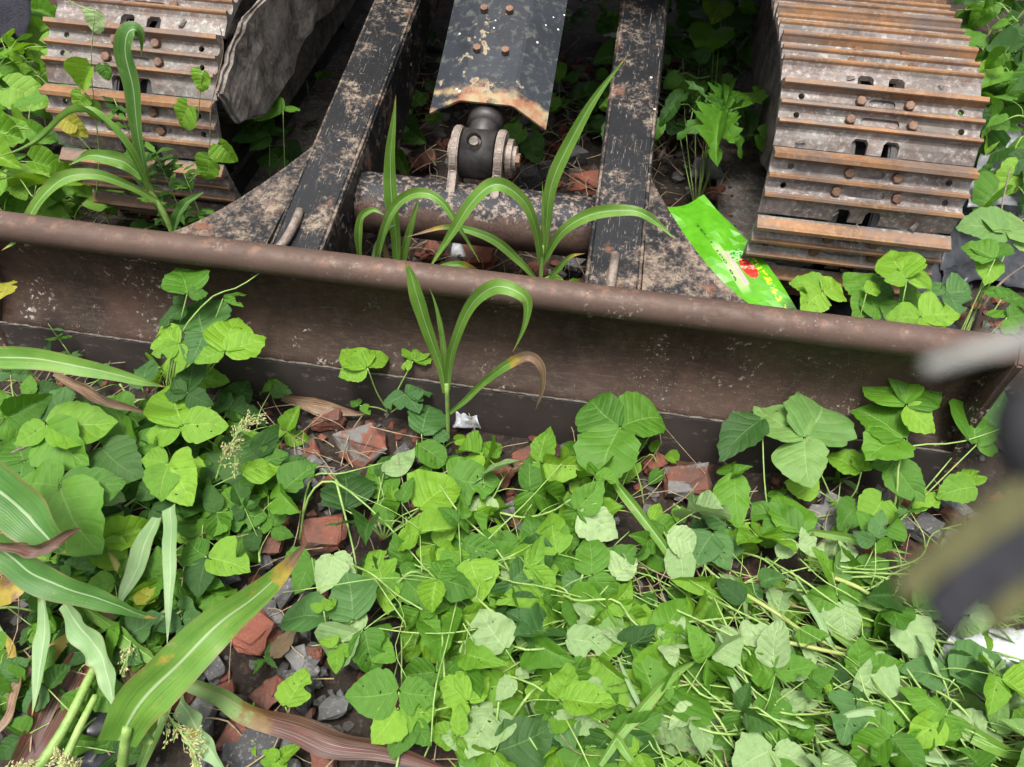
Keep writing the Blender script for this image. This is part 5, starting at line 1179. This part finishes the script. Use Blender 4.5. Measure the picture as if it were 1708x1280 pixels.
# dry flat leaf under the blade and curled dry leaf
e_ = empty('dry_leaf', at(560, 680, .02), 'flat dry brown leaf lying under the blade left of the seedling', 'leaf')
blade_leaf(e_, Zp([(470, 662), (520, 675), (560, 685), (610, 694)], [.03, .035, .03, .02]), .04, 'S', 0, .3, [(0, 1), (1, 1)], 24, wave=.4)
e_ = empty('dry_leaf', at(475, 1075, .03), 'folded dry pinkish leaf beside the brown brick', 'leaf')
put('blade', LF['bean'][3], M['T'], e_, frame(at(455, 1095, .04), at(490, 1050, .06) - at(455, 1095, .04), up_n(.2), .07, .6))
for (px, py), (tx, ty), lab in (((955, 850), (1012, 830), 'yellow chewed leaf in the middle of the picture'), ((640 - 380, 1000), (235, 985), 'pale yellow dead leaf by the jointed stalk'), ((0, 500), (8, 470), 'yellow rotting leaf at the left edge before the blade')):
    e_ = empty('yellow_leaf', at(px, py, .08), lab, 'leaf')
    b = at(px, py, .11 if px else .3); put('blade', LF['bean'][5], M['Y'], e_, frame(b, at(tx, ty, .11 if px else .3) - b, up_n(.2), .055 if px else .09, 1.1))
# ==================================================================== LITTER
def crumple(name, corners, nx, ny, amp, freq, seed, mat, label, cat, thick=.0006):
    A, B, Cc, D = corners; v = []; n_ = (B - A).cross(D - A).normalized()
    for j in range(ny):
        for i in range(nx):
            u, w = i / (nx - 1), j / (ny - 1)
            p = A.lerp(B, u).lerp(D.lerp(Cc, u), w)
            q = p * freq + Vector((seed, seed * 2, 0))
            h = (abs(noise.noise(q)) - .25) * 1.3 + (abs(noise.noise(q * 2.3)) - .25) * .6
            edge = 1 + .0 * u
            v.append(p + n_ * h * amp * edge + Vector((noise.noise(q + Vector((9, 0, 0))), noise.noise(q + Vector((0, 9, 0))), 0)) * amp * .7)
    f = [(j * nx + i, j * nx + i + 1, (j + 1) * nx + i + 1, (j + 1) * nx + i) for j in range(ny - 1) for i in range(nx - 1)]
    bm = bmesh.new(); bm.from_mesh(mesh_from('t', v, f)); bmesh.ops.recalc_face_normals(bm, faces=bm.faces); bmesh.ops.solidify(bm, geom=bm.faces[:], thickness=thick)
    return tag(put(name, bm_mesh(name, bm, False), mat), label, cat)
pl_black = mat_simple('black_plastic_film', (.012, .013, .016), (.04, .042, .048), 20, .32, .3, 0, .5)
pl_grey = mat_simple('grey_plastic_film', (.09, .095, .10), (.17, .175, .18), 14, .4, .3, 0, .5)
net = mat_simple('black_net', (.006, .006, .009), (.035, .035, .045), 220, .9, .8, 0, .2)
pl_white = mat_simple('white_plastic_film', (.24, .25, .265), (.44, .45, .47), 20, .4, .3, 0, .5)
crumple('plastic_sheet', (at(1560, 480, .03), at(1740, 470, .03), at(1740, 330, .05), at(1600, 330, .05)), 22, 18, .05, 7, 3, pl_black, 'crumpled black plastic sheet beside the foot of the right track', 'plastic sheet')
crumple('plastic_sheet', (at(1610, 345, .16), at(1730, 345, .14), at(1690, 255, .20), at(1635, 255, .20)), 14, 14, .02, 9, 5, pl_grey, 'translucent grey plastic sheet hugging the outer edge of the right track', 'plastic sheet')
crumple('plastic_sheet', (at(1340, 540, .02), at(1600, 560, .02), at(1620, 440, .03), at(1330, 440, .03)), 24, 14, .05, 8, 9, pl_black, 'black plastic lying behind the right part of the blade', 'plastic sheet')
crumple('plastic_bag', (at(1555, 1150, .10), at(1760, 1200, .12), at(1760, 1040, .14), at(1590, 1050, .11)), 22, 18, .04, 9, 6, pl_white, 'white crumpled plastic at the bottom right edge', 'plastic bag')
crumple('paper_scrap', (at(752, 712, .015), at(800, 720, .015), at(800, 694, .045), at(756, 690, .04)), 12, 10, .02, 22, 2, pl_white, 'small crumpled white wrapper under the blade beside the central grass', 'wrapper')
crumple('plastic_bag', (at(100, 960, .02), at(240, 970, .02), at(230, 870, .05), at(120, 870, .05)), 18, 14, .04, 11, 4, pl_grey, 'crumpled clear plastic under the left leaves', 'plastic bag')
crumple('plastic_bag', (at(20, 1290, .02), at(210, 1290, .02), at(200, 1130, .03), at(30, 1130, .03)), 18, 14, .03, 9, 8, pl_black, 'dark plastic under the cut sorghum at the bottom left', 'plastic bag')
crumple('paper_scrap', (at(560, 435, .05), at(578, 435, .05), at(590, 400, .12), at(570, 390, .12)), 6, 6, .01, 20, 12, pl_white, 'torn white scrap beside the left arm behind the blade', 'scrap')
crumple('paper_scrap', (at(752, 428, .05), at(775, 430, .05), at(770, 405, .07), at(758, 402, .07)), 6, 6, .01, 20, 13, pl_white, 'tiny white scrap behind the arching grass', 'scrap')
crumple('paper_scrap', (at(1003, 290, .03), at(1018, 296, .03), at(1020, 265, .06), at(1006, 268, .06)), 6, 6, .012, 20, 14, pl_white, 'small white scrap beside the right arm', 'scrap')
crumple('paper_scrap', (at(1640, 250, .12), at(1700, 255, .12), at(1700, 195, .16), at(1645, 200, .16)), 10, 10, .03, 12, 15, pl_white, 'white crumpled scrap right of the right track', 'scrap')
crumple('plastic_bag', (at(-60, 350, .12), at(10, 340, .12), at(15, 250, .16), at(-60, 250, .16)), 10, 10, .03, 12, 16, pl_white, 'white plastic glimpsed at the left edge beside the track', 'plastic bag')
crumple('shade_net', (at(-60, 110, .3), at(30, 75, .3), at(55, -30, .4), at(-60, -40, .4)), 14, 14, .03, 10, 17, net, 'dark netting at the top left corner', 'netting')
crumple('plastic_sheet', (at(1150, 295, .03), at(1210, 300, .03), at(1200, 265, .09), at(1160, 262, .09)), 8, 8, .015, 14, 18, pl_grey, 'grey torn plastic behind the green packet in shade', 'plastic sheet')
# ---- green seed packet
s_ = NT('green_printed_foil'); v_ = s_.coords(False); uvn = s_.n('SeparateXYZ', None, Vector=s_.n('TexCoord').outputs['UV'])
c = s_.mix(s_.ramp(s_.noise(v_, 30, 3), .3, .7), (.062, .245, .010), (.095, .315, .016))
U, V = uvn.outputs[0], uvn.outputs[1]
def band(val, a_, b_, soft=.01): return s_.math('MULTIPLY', s_.ramp(val, a_ - soft, a_), s_.ramp(val, b_ + soft, b_))
ynoise = s_.ramp(s_.noise(v_, 90, 2), .5, .56)
c = s_.mix(s_.math('MULTIPLY', s_.math('MULTIPLY', band(U, .80, .88), band(V, .05, .42)), ynoise), c, (.60, .80, .02))
c = s_.mix(s_.math('MULTIPLY', s_.math('MULTIPLY', band(U, .40, .52, .02), band(V, .26, .56, .06)), .6), c, (.40, .55, .25))
c = s_.mix(s_.math('MULTIPLY', band(U, .50, .56), band(V, .26, .52)), c, (.42, .30, .27))
c = s_.mix(s_.math('MULTIPLY', band(U, .57, .80), band(V, .43, .52)), c, s_.mix(s_.ramp(s_.noise(v_, 160, 2), .45, .55), (.02, .20, .03), (.30, .60, .20)))
dx = s_.math('DIVIDE', s_.math('SUBTRACT', U, .69), .10); dy = s_.math('DIVIDE', s_.math('SUBTRACT', V, .36), .085)
el = s_.math('ADD', s_.math('MULTIPLY', dx, dx), s_.math('MULTIPLY', dy, dy))
c = s_.mix(s_.ramp(el, 1.05, .95), c, s_.mix(s_.ramp(s_.noise(v_, 70, 2), .5, .66), (.48, .025, .015), (.75, .35, .28)))
s_.bump(s_.noise(v_, 45, 4, .6), .25, .003); foil = s_.fin(c, .17, 0.0, .6)
A, B = at(1106, 352, .22), at(1174, 328, .25); Cc, D = at(1338, 526, .25), at(1225, 545, .20)
nx, ny = 9, 17; pn = (B - A).cross(D - A).normalized(); pn = pn if pn.z > 0 else -pn; v, uv = [], []
for j in range(ny):
    w = j / (ny - 1)
    for i in range(nx):
        u = i / (nx - 1); bulge = 0.010 * math.sin(math.pi * w) * (1 - (2 * u - 1) ** 2)
        l_ = A.lerp(D, w); r__ = B.lerp(Cc, w) + Vector((.012, .012, 0)) * math.sin(math.pi * w)
        cr = .010 * abs(noise.noise(Vector((u * 2.6 + 3, w * 5, 8)))) + .020 * (abs(((u * 1.0 + w * 1.6) % 1) - .5) - .25) + .018 * (abs(((u * .8 - w * 2.3) % 1) - .5) - .25) + .006 * noise.noise(Vector((u * 4, w * 8, 3)))
        v.append(l_.lerp(r__, u) + pn * (bulge + cr)); uv.append((u, 1 - w))
f = [(j * nx + i, j * nx + i + 1, (j + 1) * nx + i + 1, (j + 1) * nx + i) for j in range(ny - 1) for i in range(nx - 1)]
v2 = [p - pn * (.004 + .010 * math.sin(math.pi * uv[k][0]) * math.sin(math.pi * uv[k][1])) for k, p in enumerate(v)]
m_ = len(v); allf = f + [tuple(x + m_ for x in q[::-1]) for q in f]
rim = [i for i in range(nx)] + [j * nx + nx - 1 for j in range(1, ny)] + [(ny - 1) * nx + i for i in range(nx - 2, -1, -1)] + [j * nx for j in range(ny - 2, 0, -1)]
for k in range(len(rim)): a_, b_ = rim[k], rim[(k + 1) % len(rim)]; allf.append((b_, a_, a_ + m_, b_ + m_))
pk = put('seed_packet', mesh_from('seed_packet', v + v2, allf, False, uv + uv), foil)
tag(pk, 'shiny bright green foil seed packet with a red pepper print beside the right arm', 'packet')
# small black printed digits running down the packet
fc = bpy.data.curves.new('print', 'FONT'); fc.body = 'TEL:1-100-86'; fc.size = .02; fo = bpy.data.objects.new('print', fc); col.objects.link(fo)
dg = bpy.context.evaluated_depsgraph_get(); tm_ = bpy.data.meshes.new_from_object(fo.evaluated_get(dg)); bpy.data.objects.remove(fo)
w_t = max(p.co.x for p in tm_.vertices)
for p in tm_.vertices:                      # wrap the flat lettering onto the foil
    tv = .20 + .50 * p.co.x / w_t; tu = .40 + p.co.y / .02 * .05
    fj, fi = tv * (ny - 1), tu * (nx - 1); j, i = int(fj), int(fi); a_, b_ = fj - j, fi - i
    q = (v[j * nx + i] * (1 - b_) + v[j * nx + i + 1] * b_) * (1 - a_) + (v[(j + 1) * nx + i] * (1 - b_) + v[(j + 1) * nx + i + 1] * b_) * a_
    p.co = q + pn * .0016
put('print', tm_, mat_simple('black_ink', (.02, .03, .01), (.03, .05, .015), 20, .5, 0), pk)
# ---- lanyard hanging close to the lens at the right
def near(px, py, d): return CAM + ray(px, py) * d
s = empty('lanyard', near(1800, 760, .12), 'blurred black and olive strap hanging close to the lens at the right edge', 'strap')
olive = mat_simple('olive_webbing', (.045, .045, .014), (.080, .078, .028), 300, .8, .3); navy = mat_simple('black_webbing', (.006, .006, .008), (.016, .016, .020), 300, .7, .3)
def ribbon(name, pts, w, th, mat):
    P = spline(pts, 26); v, f = [], []
    for j, p in enumerate(P):
        t = (P[min(j + 1, 25)] - P[max(j - 1, 0)]).normalized(); x = t.cross(ROT @ Vector((0, 0, 1))).normalized(); n_ = x.cross(t); ww = w[0] + (w[1] - w[0]) * j / 25
        v += [p + x * ww + n_ * th, p - x * ww + n_ * th, p - x * ww - n_ * th, p + x * ww - n_ * th]
    for j in range(25):
        for k in range(4): f.append((j * 4 + k, j * 4 + (k + 1) % 4, j * 4 + 4 + (k + 1) % 4, j * 4 + 4 + k))
    f += [(0, 3, 2, 1), (100, 101, 102, 103)]
    put(name, mesh_from(name, v, f, False), mat, s)
ribbon('olive_strap', [near(1830, 770, .105), near(1740, 810, .10), near(1640, 875, .098), near(1560, 935, .096), near(1500, 985, .094)], (.0030, .0016), .0006, olive)
ribbon('black_strap', [near(1830, 850, .104), near(1740, 885, .10), near(1660, 940, .098), near(1600, 990, .096), near(1562, 1035, .094)], (.0044, .0028), .0006, navy)
ribbon('olive_tail', [near(1830, 930, .105), near(1740, 960, .10), near(1690, 1000, .1), np_ := near(1655, 1045, .098)], (.0026, .0014), .0005, olive)
v, f = tube_geo(spline([near(1712, 640, .1), near(1712, 700, .1), near(1708, 760, .1), near(1710, 800, .1)], 14), [.0018 + .0022 * math.sin(math.pi * min(1, i / 13 + .08)) for i in range(14)], 14)
put('cord_lock', mesh_from('cord_lock', v, f), navy, s)
v, f = tube_geo(spline([near(1830, 530, .105), near(1730, 563, .10), near(1640, 585, .095), near(1545, 612, .09)], 14), [.0021 - .0012 * i / 13 for i in range(14)], 10)
put('grey_cord', mesh_from('grey_cord', v, f), mat_simple('grey_cord', (.16, .16, .145), (.24, .24, .22), 300, .8, .2), s)
